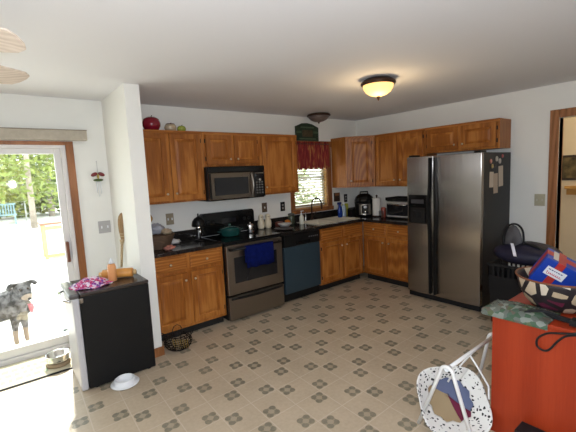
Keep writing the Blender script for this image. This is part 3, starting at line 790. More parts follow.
# straw broom on the wall
br = thing('whisk_broom', 'brown straw hand broom standing head-up against the dividing wall behind the mini fridge', 'broom', (-3.912, -.345, 0.79), 0, None, (R(2), R(6), R(-8)))
STRAW = wood('straw', (.16, .09, .04), (.25, .15, .07), (.34, .22, .11), scale=(70, 70, 3), rough=.8)
prof = [(.020, .26), (.030, .30), (.045, .36), (.053, .42), (.055, .46), (.050, .50), (.036, .528), (.014, .54)]
MB().lathe(prof, (.012, 0, 0), 20, sy=.42).build('head', STRAW, br)
MB().lathe([(.010, -.0), (.012, .10), (.013, .22), (.022, .27)], (0, 0, 0), 12).build('handle', mat('pale_straw', (.42, .31, .17), .8, var=.2, vscale=60), br)
m = MB()
for z, r_ in ((.305, .033), (.33, .04), (.27, .024)): m.tube([(.012 + r_ * math.cos(a * PI / 8), r_ * .45 * math.sin(a * PI / 8), z) for a in range(16)], .003, 6, closed=True)
m.build('binding', mat('twine', (.55, .45, .28), .8), br)

# ------------------------------------------------------------------ ceiling lamps and fan
cl = thing('ceiling_light', 'lit ceiling light with dark bronze rim in the middle of the kitchen', 'ceiling light', (-1.98, -1.98, H))
MB().lathe([(.06, -.001), (.12, -.006), (.155, -.03), (.157, -.045), (.150, -.055), (.135, -.06)], n=32).build('rim', BRONZE, cl)
bm_ = mat('lit_frosted_glass', (.6, .45, .25), .4, emit=(1, .58, .18), estr=1.5)
MB().lathe([(.138, -.058), (.132, -.085), (.110, -.118), (.075, -.142), (.035, -.154), (.008, -.157)], n=32).build('bowl', bm_, cl)
MB().lathe([(.012, -.155), (.016, -.165), (.010, -.175), (.006, -.19), (.001, -.195)], n=14).build('finial', BRONZE, cl)
lb = lamp('ceiling_bulb', 'POINT', (-1.98, -1.98, H - .30), 7, (1, .72, .40), shadow_soft_size=.1)
cl = thing('ceiling_light', 'unlit dark ceiling light above the sink window', 'ceiling light', (-1.135, -.30, H))
MB().lathe([(.10, -.001), (.150, -.006), (.168, -.022), (.166, -.034), (.15, -.038)], n=32).build('rim', BRONZE, cl)
MB().lathe([(.150, -.037), (.135, -.062), (.105, -.088), (.065, -.106), (.02, -.115), (.006, -.116)], n=32).build('bowl', mat('dull_glass', (.16, .12, .105), .35), cl)
MB().lathe([(.010, -.114), (.013, -.122), (.005, -.138), (.001, -.14)], n=12).build('finial', BRONZE, cl)
fn = thing('ceiling_fan', 'whitewashed five-blade ceiling fan at the upper left', 'ceiling fan', (-5.085, -2.12, H))
MB().lathe([(.07, -.001), (.075, -.03), (.03, -.05), (.02, -.18), (.09, -.20), (.115, -.24), (.11, -.31), (.08, -.34), (.04, -.35)], n=28).build('motor', WHITE, fn)
for k in range(5):
    a = R(41 + 72 * k)
    m = MB(); ol = []
    L0, L1, w0, w1 = .15, .53, .055, .075
    pts = [(L0, -w0), (L1 - .05, -w1), (L1 - .012, -w1 * .75), (L1, -w1 * .3), (L1, w1 * .3), (L1 - .012, w1 * .75), (L1 - .05, w1), (L0, w0)]
    m.xf = Matrix.Rotation(a, 4, 'Z') @ Matrix.Rotation(R(-15), 4, 'X')
    m.loft([[(x, y, z) for x, y in pts] for z in (-.305, -.297)])
    m.build('blade', BLADEW, fn, bevel=.002)
    m = MB(); m.xf = Matrix.Rotation(a, 4, 'Z') @ Matrix.Rotation(R(-15), 4, 'X'); m.box(.08, .20, -.02, .02, -.296, -.288); m.build('blade_arm', STONEP, fn)

# ------------------------------------------------------------------ on top of the wall cabinets


def apple(loc, r, h, m_, label):
    t = thing('ornamental_apple', label, 'apple ornament', loc, 0, 'apple ornaments on the wall cabinets')
    MB().lathe([(r * .35, 0), (r * .75, h * .08), (r * .98, h * .35), (r, h * .55), (r * .85, h * .82), (r * .5, h * .96), (r * .18, h * .93), (.01, h * .86)], n=24).build('fruit', m_, t)
    MB().tube([(0, 0, h * .86), (.002, 0, h * 1.0), (.012, 0, h * 1.1)], .006, 8, r1=.004).build('stem', mat('stem_brown', (.06, .035, .02), .7), t)
    return t


apple((-3.44, -.17, Z2 + .005), .093, .150, mat('red_glaze', (.24, .010, .025), .2, coat=.5), 'large dark red ornamental apple on the left wall cabinet')
a_ = apple((-3.237, -.17, Z2 + .005), .064, .088, mat('cream_glaze', (.60, .48, .32), .25, coat=.4), 'cream ornamental apple between the red and the green one')
m = MB().lathe([(.050, .077), (.045, .086), (.02, .09), (.008, .084)], n=18); m.build('brown_top', mat('brown_glaze', (.12, .03, .02), .3), a_)
apple((-3.112, -.17, Z2 + .005), .048, .072, mat('green_glaze', (.33, .38, .05), .25, coat=.4), 'small yellow-green ornamental apple, rightmost of the three')

# ------------------------------------------------------------------ on the counters
CT = .9155
# left of the stove
fr_ = thing('fruit_basket', 'low dark woven basket of packets at the left end of the counter', 'basket', (-3.545, -.36, CT))
m = MB()
for k in range(9): m.tube([((.10 + .006 * k) * 1.15 * math.cos(a * PI / 12), (.10 + .006 * k) * math.sin(a * PI / 12), .012 + .016 * k) for a in range(24)], .010, 6, closed=True)
m.lathe([(.10, .002), (.10, .008)], n=24); m.build('weave', mat('dark_wicker', (.10, .06, .035), .7), fr_)
tag(MB().lathe([(.02, 0), (.07, .012), (.095, .05), (.098, .075), (.08, .11), (.04, .128), (.008, .122)], n=20).build('squash', mat('yellow_squash', (.52, .27, .03), .4, var=.15, vscale=10), loc=(-3.60, -.125, 1.146)), 'yellow-orange round squash topping the pile at the counter end', 'squash')
cn = MB().lathe([(.07, 0), (.075, .01), (.075, .22), (.07, .23)], n=20)
tag(cn.build('canister', mat('dark_canister', (.05, .04, .035), .4), loc=(-3.60, -.125, CT)), 'dark round canister under the yellow squash', 'canister')


def crumple(c, r, seed, m_, name, label, cat, sc=(1, 1, 1), grp=None):
    m = MB(); m.ball((0, 0, 0), r, n=22, m=14)
    for v in m.bm.verts:
        d = v.co.normalized(); k = 1 + .45 * noise.noise(d * 2.2 + Vector((seed, seed, 0))) + .2 * noise.noise(d * 6 + Vector((seed, 0, 0)))
        v.co = Vector((d.x * sc[0], d.y * sc[1], d.z * sc[2])) * r * k
    zmin = min(v.co.z for v in m.bm.verts)
    for v in m.bm.verts: v.co.z -= zmin
    o = m.build(name, m_, loc=c); tag(o, label, cat, grp); return o


crumple((-3.545, -.34, CT + .145), .075, 3, mat('grey_plastic_bag', (.36, .37, .42), .3), 'plastic_bag', 'crumpled grey plastic bag lying in the counter-end basket', 'bag', (1.1, 1, .7))
crumple((-3.47, -.43, CT + .145), .045, 8, mat('tan_packet', (.42, .33, .22), .5), 'snack_packet', 'tan crumpled packet at the front of the basket', 'packet', (1.2, 1, .6), 'packets by the counter-end basket')
crumple((-3.36, -.27, CT + .001), .055, 12, mat('white_packet', (.55, .53, .52), .4), 'snack_packet', 'white crumpled packet lying right of the basket', 'packet', (1.5, .9, .5), 'packets by the counter-end basket')
crumple((-3.50, -.56, CT + .001), .045, 17, mat('red_white_packet', (.42, .16, .12), .5, var=.6, vscale=20), 'snack_packet', 'reddish crumpled packet at the counter edge before the basket', 'packet', (1.3, .7, .5), 'packets by the counter-end basket')
crumple((-3.43, -.16, CT + .001), .06, 21, mat('brown_packet', (.14, .08, .05), .5), 'snack_packet', 'dark brown packet standing behind the white one', 'packet', (.9, .7, 1.0), 'packets by the counter-end basket')
# black kitchen gadget by the stove
gd = thing('hand_mixer_stand', 'black dome-topped gadget on a silver post beside the stove', 'kitchen gadget', (-3.045, -.28, CT))
MB().lathe([(.06, 0), (.06, .012), (.02, .02)], n=20).build('base', BLACKM, gd)
MB().tube([(.012, 0, .018), (.012, 0, .16)], .010, 10).build('post', CHROME, gd)
MB().lathe([(.075, .165), (.078, .18), (.07, .22), (.045, .255), (.015, .272), (.008, .275), (.008, .305), (.002, .31)], n=24).build('dome', BLACKM, gd)
MB().ball((-.025, -.045, .155), .03, .03, .025).build('shiny_knob', CHROME, gd)
# on the stove
pt = thing('dutch_oven', 'dark teal lidded pot on the back left burner', 'pot', (-2.66, -.30, .9185))
TEAL = mat('teal_enamel', (.01, .06, .055), .15, coat=.4)
MB().lathe([(.10, 0), (.125, .015), (.130, .075), (.133, .08), (.128, .082)], n=28).build('pot_body', TEAL, pt)
MB().lathe([(.132, .083), (.125, .095), (.07, .115), (.02, .12), (.012, .122), (.018, .14), (.005, .148)], n=28).build('lid', TEAL, pt)
for s_ in (-1, 1): MB().tube([(s_ * .125, -.03, .065), (s_ * .165, -.02, .068), (s_ * .165, .02, .068), (s_ * .125, .03, .065)], .007, 8).build('handle', TEAL, pt)
kt = thing('coffee_pot', 'small shiny metal pot at the front right of the cooktop', 'pot', (-2.40, -.34, .9185))
MB().lathe([(.042, 0), (.045, .01), (.036, .07), (.040, .10), (.03, .115), (.008, .12), (.012, .135), (.003, .14)], n=20).build('body', CHROME, kt)
MB().tube([(.038, 0, .09), (.075, 0, .085), (.072, 0, .03), (.042, 0, .02)], .006, 8).build('handle', BLACKM, kt)


def owl(x, y, label):
    t = thing('owl_shaker', label, 'shaker', (x, y, CT), 0, 'cream shakers right of the stove')
    MB().lathe([(.035, 0), (.045, .02), (.048, .07), (.040, .11), (.028, .125), (.034, .145), (.034, .17), (.02, .188), (.004, .192)], n=18).build('body', CREAM, t)
    for s_ in (-1, 1): MB().ball((s_ * .013, -.031, .158), .007, .005, .007, 8, 6).build('eye', mat('eye_dark', (.06, .04, .03), .4), t)


owl(-2.10, -.14, 'left one of the two cream owl-shaped shakers'); owl(-1.995, -.15, 'right one of the two cream owl-shaped shakers')
bw = MB().lathe([(.04, 0), (.05, .006), (.09, .045), (.095, .055), (.088, .052), (.045, .012), (.01, .01)], n=24)
tag(bw.build('bowl', mat('pale_bowl', (.48, .47, .44), .3), loc=(-1.83, -.30, CT)), 'pale shallow bowl beside the owl shakers', 'bowl')
tag(MB().lathe([(.07, 0), (.11, .01), (.125, .022), (.12, .02), (.07, .006), (.01, .005)], n=24).build('plate', mat('dark_plate', (.05, .035, .03), .25), loc=(-1.97, -.46, CT)), 'dark plate on the counter just right of the stove', 'plate')
tag(MB().lathe([(.015, 0), (.032, .008), (.042, .035), (.035, .068), (.01, .078), (.004, .073)], n=18).build('orange', mat('orange_peel', (.62, .20, .02), .4, bump=.2, bscale=120), loc=(-1.685, -.18, CT)), 'orange fruit lying left of the dark green jar', 'orange')
tag(MB().box(-.05, .05, -.03, .03, 0, .06).build('spice_box', mat('red_brown_box', (.16, .05, .035), .5), loc=(-1.80, -.14, CT), bevel=.004), 'red-brown small box behind the orange', 'box')
jr = thing('jar', 'dark green-grey lidded jar at the left of the window', 'jar', (-1.585, -.14, CT))
MB().lathe([(.045, 0), (.05, .01), (.05, .11), (.042, .125)], n=20).build('glass_body', mat('smoky_green', (.06, .075, .05), .15), jr)
MB().lathe([(.046, .126), (.046, .15), (.03, .155)], n=20).build('lid', mat('dull_pewter', (.14, .14, .12), .4, metal=.5), jr)
sb = thing('soap_bottle', 'pale pump soap bottle left of the sink', 'soap bottle', (-1.505, -.27, CT))
MB().lathe([(.032, 0), (.034, .01), (.034, .10), (.02, .125), (.013, .135)], n=18).build('bottle', mat('milky_soap', (.62, .62, .52), .2), sb)
MB().lathe([(.014, .136), (.014, .15), (.005, .155), (.005, .18)], n=12).box(-.008, .035, -.007, .007, .178, .19).build('pump', WHITEP, sb)
# corner group right of the sink
sp_ = thing('spray_bottle', 'dark blue spray bottle right of the window', 'spray bottle', (-.655, -.20, CT))
BLUE = mat('blue_bottle', (.012, .045, .26), .2)
MB().lathe([(.040, 0), (.043, .01), (.043, .12), (.032, .155), (.016, .18), (.014, .20)], n=18, sy=.7).build('bottle', BLUE, sp_)
MB().box(-.05, .025, -.012, .012, .20, .235).box(-.035, -.025, -.006, .006, .165, .20).build('trigger', mat('navy_trigger', (.02, .04, .18), .4), sp_, bevel=.004)
sp2 = thing('clear_bottle', 'pale blue clear bottle beside the dark blue spray bottle', 'bottle', (-.565, -.19, CT))
MB().lathe([(.045, 0), (.048, .01), (.048, .14), (.03, .175), (.014, .19)], n=18, sy=.7).build('bottle', mat('pale_blue_plastic', (.42, .52, .64), .2), sp2)
MB().lathe([(.016, .191), (.016, .215), (.010, .22)], n=12).build('cap', WHITEP, sp2)
tag(MB().box(-.055, .055, -.02, .02, 0, .19).build('cleaning_pack', mat('lime_yellow_pack', (.52, .52, .06), .5), loc=(-.43, -.10, CT), bevel=.006), 'lime yellow upright pack behind the small black box', 'pack')
tag(MB().box(-.05, .04, -.045, .045, 0, .125).build('black_box', BLACKM, loc=(-.515, -.31, CT), bevel=.01), 'small black box left of the pressure cooker', 'box')
pc_ = thing('pressure_cooker', 'black pressure cooker with steel front in the corner', 'pressure cooker', (-.32, -.40, CT), R(-45))
MB().lathe([(.13, 0), (.142, .02), (.145, .19), (.150, .20), (.150, .215)], n=32).build('base', BLACKM, pc_)
MB().lathe([(.150, .216), (.148, .25), (.13, .30), (.09, .335), (.04, .35), (.005, .352)], n=32).build('lid', BLACKG, pc_)
MB().tube([(-.06, 0, .335), (-.055, 0, .375), (.055, 0, .375), (.06, 0, .335)], .012, 8).build('lid_handle', BLACKM, pc_)
m = MB(); rr = .1475
m.loft([[(rr * math.sin(a), -rr * math.cos(a), z) for z in (.03, .19)] for a in [R(-38 + 76 * k / 12) for k in range(13)]], False, False, True, closed=False)
m.loft([[(rr * math.sin(a), -rr * math.cos(a), z) for z in (.03, .19)] for a in [R(60 + 30 * k / 6) for k in range(7)]], False, False, True, closed=False)
m.build('steel_band', STEEL, pc_)
MB().box(-.05, .05, -.158, -.146, .05, .18).build('control_panel', BLACKG, pc_, bevel=.006)
MB().ball((0, -.158, .15), .026, .006, .02).build('display', mat('bright_display', (.7, .74, .78), .2), pc_)
MB().ball((0, -.158, .075), .014, .006, .014).build('button', CHROME, pc_)
rl = thing('paper_towel_holder', 'white paper towel roll on an upright dark holder', 'paper towels', (-.30, -.625, CT))
MB().lathe([(.075, 0), (.075, .012), (.02, .018)], n=24).build('base', BRONZE, rl)
MB().lathe([(.062, .02), (.064, .024), (.064, .276), (.062, .28), (.02, .28), (.02, .27)], n=28).build('roll', mat('paper_white', (.72, .70, .66), .9, bump=.2, bscale=80), rl)
MB().lathe([(.008, .27), (.008, .30), (.016, .31), (.014, .325), (.003, .33)], n=12).build('finial', BRONZE, rl)
tag(MB().lathe([(.03, 0), (.036, .01), (.036, .13), (.028, .15)], n=16).build('jar', mat('red_jar', (.30, .07, .045), .3, var=.4, vscale=25), loc=(-.34, -.775, CT)), 'small reddish jar between towel roll and toaster oven', 'jar')
gl_ = MB().lathe([(.028, 0), (.034, .002), (.036, .11), (.033, .11), (.026, .006), (.004, .005)], n=16)
tag(gl_.build('drinking_glass', PLASTICFILM, loc=(-.44, -.815, CT)), 'clear drinking glass in front of the reddish jar', 'glass')
to = thing('toaster_oven', 'silver toaster oven with dark glass door beside the fridge', 'toaster oven', (-.02, -.87, CT), R(-90))
MB().box(.0, .46, -.38, -.06, .02, .245).build('body', mat('silver_paint', (.50, .49, .46), .35, metal=.4), to, bevel=.012)
d = MB().box(.02, .40, -.392, -.381, .05, .215).build('door', GLASSBLK, to, bevel=.004)
MB().tube([(.05, -.415, .205), (.37, -.415, .205)], .007, 8).tube([(.06, -.415, .205), (.06, -.392, .205)], .005, 6).tube([(.36, -.415, .205), (.36, -.392, .205)], .005, 6).build('handle', CHROME, d)
for x in (.03, .42):
    for y in (-.35, -.09): MB().lathe([(.014, 0), (.014, .02)], (x, y, 0), 10).build('foot', BLACKP, to)
tray = MB().box(-.01, .46, -.36, -.08, 0, .012).box(-.02, .0, -.37, -.07, .012, .055).box(-.02, .46, -.09, -.07, .012, .055).box(-.02, .46, -.37, -.35, .012, .05)
tag(tray.build('baking_tray', BLACKM, loc=(-.02, -.87, CT + .2465), rot=(0, 0, R(-90)), bevel=.004), 'black baking tray lying on the toaster oven', 'tray')

# ------------------------------------------------------------------ mini fridge and what stands on it
mf = thing('mini_fridge', 'black mini fridge with pale door edge beside the dividing wall', 'mini fridge', (-4.127, -.752, 0))
MFT = .785
MB().box(-.258, .2595, -.255, .235, .012, MFT - .03).build('body', BLACKTEX, mf, bevel=.008)
MB().box(-.258, .2600, -.260, .238, MFT - .029, MFT).build('top', mat('brown_black_top', (.035, .026, .022), .25), mf, bevel=.008)
d = MB().box(-.312, -.262, -.252, .235, .01, MFT - .035).build('door', mat('silver_grey_door', (.48, .48, .50), .35), mf, bevel=.012)
MB().box(-.330, -.262, -.258, .240, MFT - .034, MFT + .004).build('door_cap', mat('dark_grey_cap', (.09, .085, .085), .3), d, bevel=.012)
MB().tube([(-.318, -.20, MFT - .06), (-.355, -.16, MFT - .055), (-.355, .12, MFT - .055), (-.318, .17, MFT - .06)], .012, 8).build('door_handle', CHROME, d)
MB().box(-.262, -.236, -.262, -.2, MFT - .075, MFT - .036).build('hinge', STEELD, mf, bevel=.006)
for x in (-.2, .21):
    for y in (-.22, .2): MB().lathe([(.018, 0), (.018, .012)], (x, y, 0), 10).build('foot', BLACKP, mf)
ZT = MFT + .001
# patterned cap
hat = thing('patterned_cap', 'crumpled pink, white and purple patterned cloth cap on the mini fridge', 'cap', (-4.262, -.80, ZT))
HATM = spots('pink_print', (.70, .62, .70), [(.50, .02, .14), (.72, .60, .70), (.20, .04, .28), (.60, .06, .22), (.75, .7, .75)], 52, .02, .8)
m = MB(); m.ball((0, 0, .0), .1, n=28, m=14)
for v in m.bm.verts:
    d_ = v.co.normalized(); k = 1 + .28 * noise.noise(d_ * 2.5 + Vector((4, 1, 0)))
    v.co = Vector((d_.x * .125 * k, d_.y * .105 * k, max(0, d_.z) * .062 * k + (.002 if d_.z > 0 else 0)))
m.build('crown', HATM, hat)
m = MB(); N = 36; rings = []
for k in range(5):
    rings.append([((.09 + .017 * k) * 1.05 * math.cos(2 * PI * i / N), (.075 + .016 * k) * math.sin(2 * PI * i / N), .012 - .001 * k + .006 * k / 4 * math.sin(i * 1.1)) for i in range(N)])
m.loft(rings, False, False, True); b_ = m.build('brim', HATM, hat); q = b_.modifiers.new('s', 'SOLIDIFY'); q.thickness = .004
bt = thing('sauce_bottle', 'peach-coloured squeeze bottle with white cap on the mini fridge', 'bottle', (-4.10, -.81, ZT))
MB().lathe([(.030, 0), (.034, .006), (.034, .125), (.028, .145), (.018, .15)], n=20).build('bottle', mat('peach_sauce', (.72, .33, .13), .3), bt)
MB().lathe([(.020, .151), (.020, .17), (.012, .178), (.006, .195), (.002, .197)], n=16).build('cap', WHITEP, bt)
lg = thing('wooden_rolling_toy', 'orange wooden roll lying behind the squeeze bottle', 'wooden roll', (-4.04, -.74, ZT), R(-28))
m = MB(); m.lathe([(.034, -.125), (.040, -.12), (.040, .12), (.034, .125)], (0, 0, .041), 18, 'x'); m.build('barrel', mat('orange_wood', (.60, .27, .06), .4, var=.2, vscale=12), lg)
for s_ in (-1, 1): MB().lathe([(.022, s_ * .126), (.022, s_ * .150), (.012, s_ * .155)], (0, 0, .041), 14, 'x').build('end_knob', mat('pale_wood', (.62, .42, .20), .5), lg)

# ------------------------------------------------------------------ floor things
ds = MB().lathe([(.070, .002), (.105, .012), (.108, .018), (.100, .020), (.082, .022), (.078, .050), (.070, .056), (.062, .050), (.058, .022), (.01, .020)], n=36)
tag(ds.build('pet_dish', WHITEP, loc=(-4.150, -1.105, 0.0)), 'white plastic pet dish on the floor in front of the mini fridge', 'dish')
bo = thing('pet_bowl', 'shiny steel pet bowl on the door mat beside the mini fridge', 'bowl', (-4.52, -.34, .0135))
MB().lathe([(.095, .0), (.098, .012), (.085, .03)], n=28).build('rubber_base', mat('tan_rubber', (.30, .22, .13), .7), bo)
MB().lathe([(.086, .03), (.090, .05), (.092, .095), (.098, .100), (.088, .098), (.080, .05), (.01, .045)], n=28).build('bowl', CHROME, bo)
mt = thing('door_mat', 'cream door mat with faded green print inside the patio door', 'door mat', (-4.95, -.26, 0))
MATM = mat('mat_cream', (.56, .50, .36), .9, var=.15, vscale=9, bump=.5, bscale=200)
MB().box(-.50, .52, -.232, .23, .001, .012).build('pile', MATM, mt)
MB().box(-.51, .53, -.246, -.233, .001, .011).build('border', BLACKP, mt)
GRP = mat('faded_green_print', (.30, .38, .24), .9); rnd = random.Random(3)
for r_ in range(3):
    m = MB(); x = -.42
    while x < .36:
        l = rnd.uniform(.02, .05); m.box(x, x + l, -.16 + r_ * .10, -.10 + r_ * .10, .0121, .0128); x += l + .022
    m.build('print', GRP, mt)

# hen-shaped wire egg basket
hb = thing('wire_hen_basket', 'black wire hen-shaped egg basket on the floor by the base cabinet', 'basket', (-3.590, -.83, 0), R(-20))
WIRE = mat('black_wire', (.02, .016, .014), .4, metal=.6); GOLD = mat('gold_wire', (.38, .26, .06), .4, metal=.6)
rx, ry, rz_ = .128, .10, .086
m = MB()
for k in range(9):
    t_a = R(-65 + 110 * k / 8); c_, s_ = math.cos(t_a), math.sin(t_a)
    m.tube([(rx * c_ * math.cos(2 * PI * i / 24), ry * c_ * math.sin(2 * PI * i / 24), .085 + rz_ * s_) for i in range(24)],   .0036, 5, closed=True)
for k in range(14):
    a = 2 * PI * k / 14
    m.tube([(rx * math.cos(R(t2)) * math.cos(a), ry * math.cos(R(t2)) * math.sin(a), .085 + rz_ * math.sin(R(t2))) for t2 in range(-80, 51, 13)],   .0036, 5)
m.build('wire_body', WIRE, hb)
m = MB(); m.tube([(-.10, 0, .12), (-.125, 0, .155), (-.13, 0, .185), (-.15, 0, .195), (-.172, 0, .18), (-.165, 0, .15), (-.14, 0, .12), (-.118, 0, .09)], .004, 6)
for z_ in (.13, .15, .17): m.tube([(-.115, -.02, z_), (-.14, -.025, z_ + .005), (-.165, 0, z_), (-.14, .025, z_ + .005), (-.115, .02, z_)], .0025, 5)
m.build('head', WIRE, hb)
m = MB(); m.tube([(.10, 0, .10), (.135, 0, .15), (.155, 0, .175)], .004, 6).tube([(.10, .02, .10), (.13, .03, .16)], .003, 6).tube([(.10, -.02, .10), (.13, -.03, .16)], .003, 6); m.build('tail', WIRE, hb)
MB().tube([(-.045, 0, .155), (-.045, 0, .20), (-.03, 0, .235), (0, 0, .25), (.03, 0, .235), (.045, 0, .20), (.045, 0, .155)], .0035, 6).build('handle', WIRE, hb)
m = MB()
for k in range(7): m.tube([(-.05 + .022 * k, -.086 - .006, .15 - .004 * k), (-.04 + .02 * k, -.099, .10), (-.02 + .018 * k, -.09, .045)], .0032, 5)
m.build('feathers', GOLD, hb)

# ------------------------------------------------------------------ doll swing
sw = thing('doll_swing', 'white tubular doll swing with spotted fabric seat beside the red desk', 'doll swing', (-2.5, -3.10, 0))
WT = mat('white_tube', (.76, .76, .74), .3)


def arch(x, sgn, hw=.18):
    pts = [(x - .01 * sgn, hw, .01), (x, .040, .41)]
    for k in range(1, 8):
        a = PI * k / 8; pts.append((x + .0, .040 * math.cos(a), .41 + .042 * math.sin(a)))
    pts += [(x, -.040, .41), (x - .01 * sgn, -hw, .01)]
    return MB().tube(pts, .0115, 10)


arch(-.345, 1).build('leg_frame', WT, sw); arch(.295, -1, .12).build('leg_frame', WT, sw)
MB().tube([(-.335, 0, .44), (.285, 0, .44)], .0115, 10).build('top_bar', WT, sw)
for s_ in (-1, 1): MB().lathe([(.014, -.02), (.014, .02)], (-.333 if s_ < 0 else .283, 0, .44), 12, 'x').build('joint', WHITEP, sw)
for s_ in (-1, 1):
    MB().tube([(-.04 + .03 * s_, 0, .435), (-.03 + .03 * s_, s_ * .05, .36), (-.05, s_ * .11, .26), (-.09, s_ * .13, .20)], .006, 8).build('hanger', WT, sw)
COW = spots('cow_print', (.72, .71, .67), [(.02, .02, .02), (.72, .71, .67), (.72, .71, .67), (.02, .02, .02), (.72, .71, .67)], 52, .17, .8)


def shell(fr0, fr1, a0, a1, m_, name, bulge=1.0, off=0.0):
    """bowl-shaped cloth seat, rim tipped towards the viewer's side"""
    m = MB(); rings = []
    for i in range(45):
        a = R(a0 + (a1 - a0) * i / 44); ring = []
        for k in range(10):
            f0 = fr0 * (1 + .05 * math.cos(11 * a)) if fr0 > .5 else fr0
            s = f0 + (fr1 - f0) * k / 9
            q_ = 1 + .07 * math.cos(4 * a + .4) * s ** 3; x, y = .225 * s * q_ * math.cos(a), .22 * s * q_ * math.sin(a); z = -.13 * (1 - s ** 2.2) * bulge - off
            ring.append((x + .062 * (1 - s), y + .04 * (1 - s), z))
        rings.append(ring)
    m.loft(rings, False, False, True, closed=False)
    m.bm.transform(Matrix.Translation((-.205, .035, .170)) @ Matrix.Rotation(R(-32), 4, 'Y') @ Matrix.Rotation(R(26), 4, 'X'))
    o = m.build(name, m_, sw); q = o.modifiers.new('s', 'SOLIDIFY'); q.thickness = .006; return o


shell(.62, 1.0, 0, 360, COW, 'seat_rim')
shell(.03, .70, 85, 235, mat('tan_cloth', (.34, .25, .14), .9), 'seat_lining', off=.007)
shell(.03, .70, 235, 275, mat('maroon_cloth', (.14, .012, .04), .9), 'seat_lining', off=.007)
shell(.03, .70, -85, 85, mat('blue_grey_cloth', (.11, .13, .22), .9), 'seat_lining', off=.007)

# ------------------------------------------------------------------ red desk and its load
dk = thing('desk', 'red cherry-laminate desk in the right foreground', 'desk', (-2.25, -3.7, 0))
MB().box(-.33, .35, -.50, .47, .736, .76).build('top', CHERRY, dk, bevel=.003)
MB().box(-.328, -.305, -.49, .462, 0, .735).build('front_panel', CHERRY, dk)
MB().box(-.304, .34, .438, .460, 0, .735).build('side_panel', CHERRY, dk)
MB().box(-.304, .34, -.49, -.468, 0, .735).build('side_panel', CHERRY, dk)
DT = .7605
bk = thing('fabric_basket', 'round fabric-covered basket with cream patches on black, on the desk', 'basket', (-2.25, -3.475, DT))
PATCH = spots('patch_print', (.012, .008, .010), [(.50, .40, .28), (.46, .40, .32), (.10, .008, .03), (.40, .31, .20), (.55, .48, .38), (.03, .012, .014)], 10, .12, .6)
m = MB().lathe([(.11, .004), (.14, .01), (.175, .05), (.205, .11), (.218, .165), (.222, .185), (.214, .187), (.205, .16), (.19, .11), (.16, .06), (.10, .02), (.01, .018)], n=40)
m.build('bowl', PATCH, bk)
MB().tube([(.222 * math.cos(a * PI / 20), .222 * math.sin(a * PI / 20), .187) for a in range(40)], .006, 8, closed=True).build('rim', mat('rust_rim', (.16, .05, .02), .5), bk)
BM = Matrix.Rotation(R(-76), 4, 'Z') @ Matrix.Rotation(R(12), 4, 'X') @ Matrix.Rotation(R(30), 4, 'Y')
bx_, by_, bz_ = .125, .075, .185
gl0 = Vector((-2.33, -3.43, 1.069)) - BM @ Vector((-bx_, -by_, bz_))
gb = thing('gift_box', 'bright blue box with red bands and white label lying in the basket', 'box', gl0, rot=BM.to_euler())
BLUEB = mat('bright_blue_card', (.003, .032, .27), .5); REDB = mat('red_band', (.36, .025, .018), .5)
MB().box(-bx_, bx_, -by_, by_, 0, bz_).build('box', BLUEB, gb, bevel=.003)
MB().box(-.060, -.020, -by_ - .0012, by_ + .0012, -.0012, bz_ + .0012).build('red_stripe', REDB, gb)
MB().box(-bx_ - .0012, bx_ + .0012, -.02, .035, -.001, bz_ + .001).build('red_stripe', REDB, gb)
MB().box(-.09, -.062, -by_ + .02, by_ - .02, bz_ + .0012, bz_ + .0022).build('pale_patch', PAPER, gb)
lab = MB().box(-.092, .012, -by_ - .003, -by_ - .0016, .088, .144).build('label', mat('label_white', (.66, .66, .66), .5), gb)
m = MB(); rnd = random.Random(2); x = -.080
while x < -.004:
    l = rnd.uniform(.006, .011); m.box(x, x + l, -by_ - .0036, -by_ - .0031, .126, .132); x += l + .004
m.build('small_print', mat('ink_blue', (.02, .03, .12), .6), lab)
m = MB(); pts = []
for k in range(60): pts.append((-.080 + .0013 * k + .003 * math.cos(k * .85), -by_ - .0036, .106 + (.011 if k < 9 else .0055) * math.sin(k * .85)))
m.tube(pts, .0016, 5); m.build('red_script', mat('ink_red', (.5, .03, .05), .6), lab)
# plastic produce bag at the desk corner
pbm = spots('green_print_plastic', (.10, .12, .09), [(.045, .085, .05), (.10, .115, .095), (.06, .10, .07), (.17, .19, .16), (.08, .10, .05), (.10, .085, .065), (.07, .075, .06)], 36, .0, .2)
m = MB(); N = 30; grid = []
for i in range(N + 1):
    row = []
    for j in range(15):
        s, t2 = i / N, j / 14
        x = -.345 + .225 * t2; y = -3.26 + (.08 - .34 * s)
        hgt = .030 * math.sin(PI * t2) ** .6 * math.sin(PI * min(1, s * 1.02)) ** .5
        z = DT + .004 + hgt * (1 + .5 * noise.noise(Vector((s * 6, t2 * 4, 1)))) + .006 * noise.noise(Vector((s * 15, t2 * 9, 2)))
        z = max(z, DT + .003)
        if j == 0: z = DT - .030
        elif j == 1: x = -.3445; z = DT + .002
        row.append((x, y + 3.3, z - DT))
    grid.append(row)
m.loft(grid, False, False, True, closed=False)
# underside
m.loft([[(g[1][0] + .012, g[1][1], .001), (g[-1][0], g[-1][1], .001)] for g in grid], False, False, closed=False)
o = m.build('produce_bag', pbm, loc=(-2.25, -3.30, DT)); tag(o, 'green printed clear plastic bag lying on the desk corner', 'bag')
# black cord with a loop over the desk edge
m = MB()
lp = [(-2.36, -3.64, DT + .012), (-2.50, -3.66, DT + .012), (-2.592, -3.645, DT - .004), (-2.592, -3.58, DT - .026), (-2.592, -3.52, DT - .045), (-2.592, -3.477, DT - .085), (-2.592, -3.473, DT - .128), (-2.592, -3.50, DT - .146), (-2.592, -3.53, DT - .132), (-2.592, -3.565, DT - .075), (-2.592, -3.60, DT - .035), (-2.592, -3.66, DT - .008), (-2.57, -3.70, DT + .012), (-2.45, -3.72, DT + .012)]


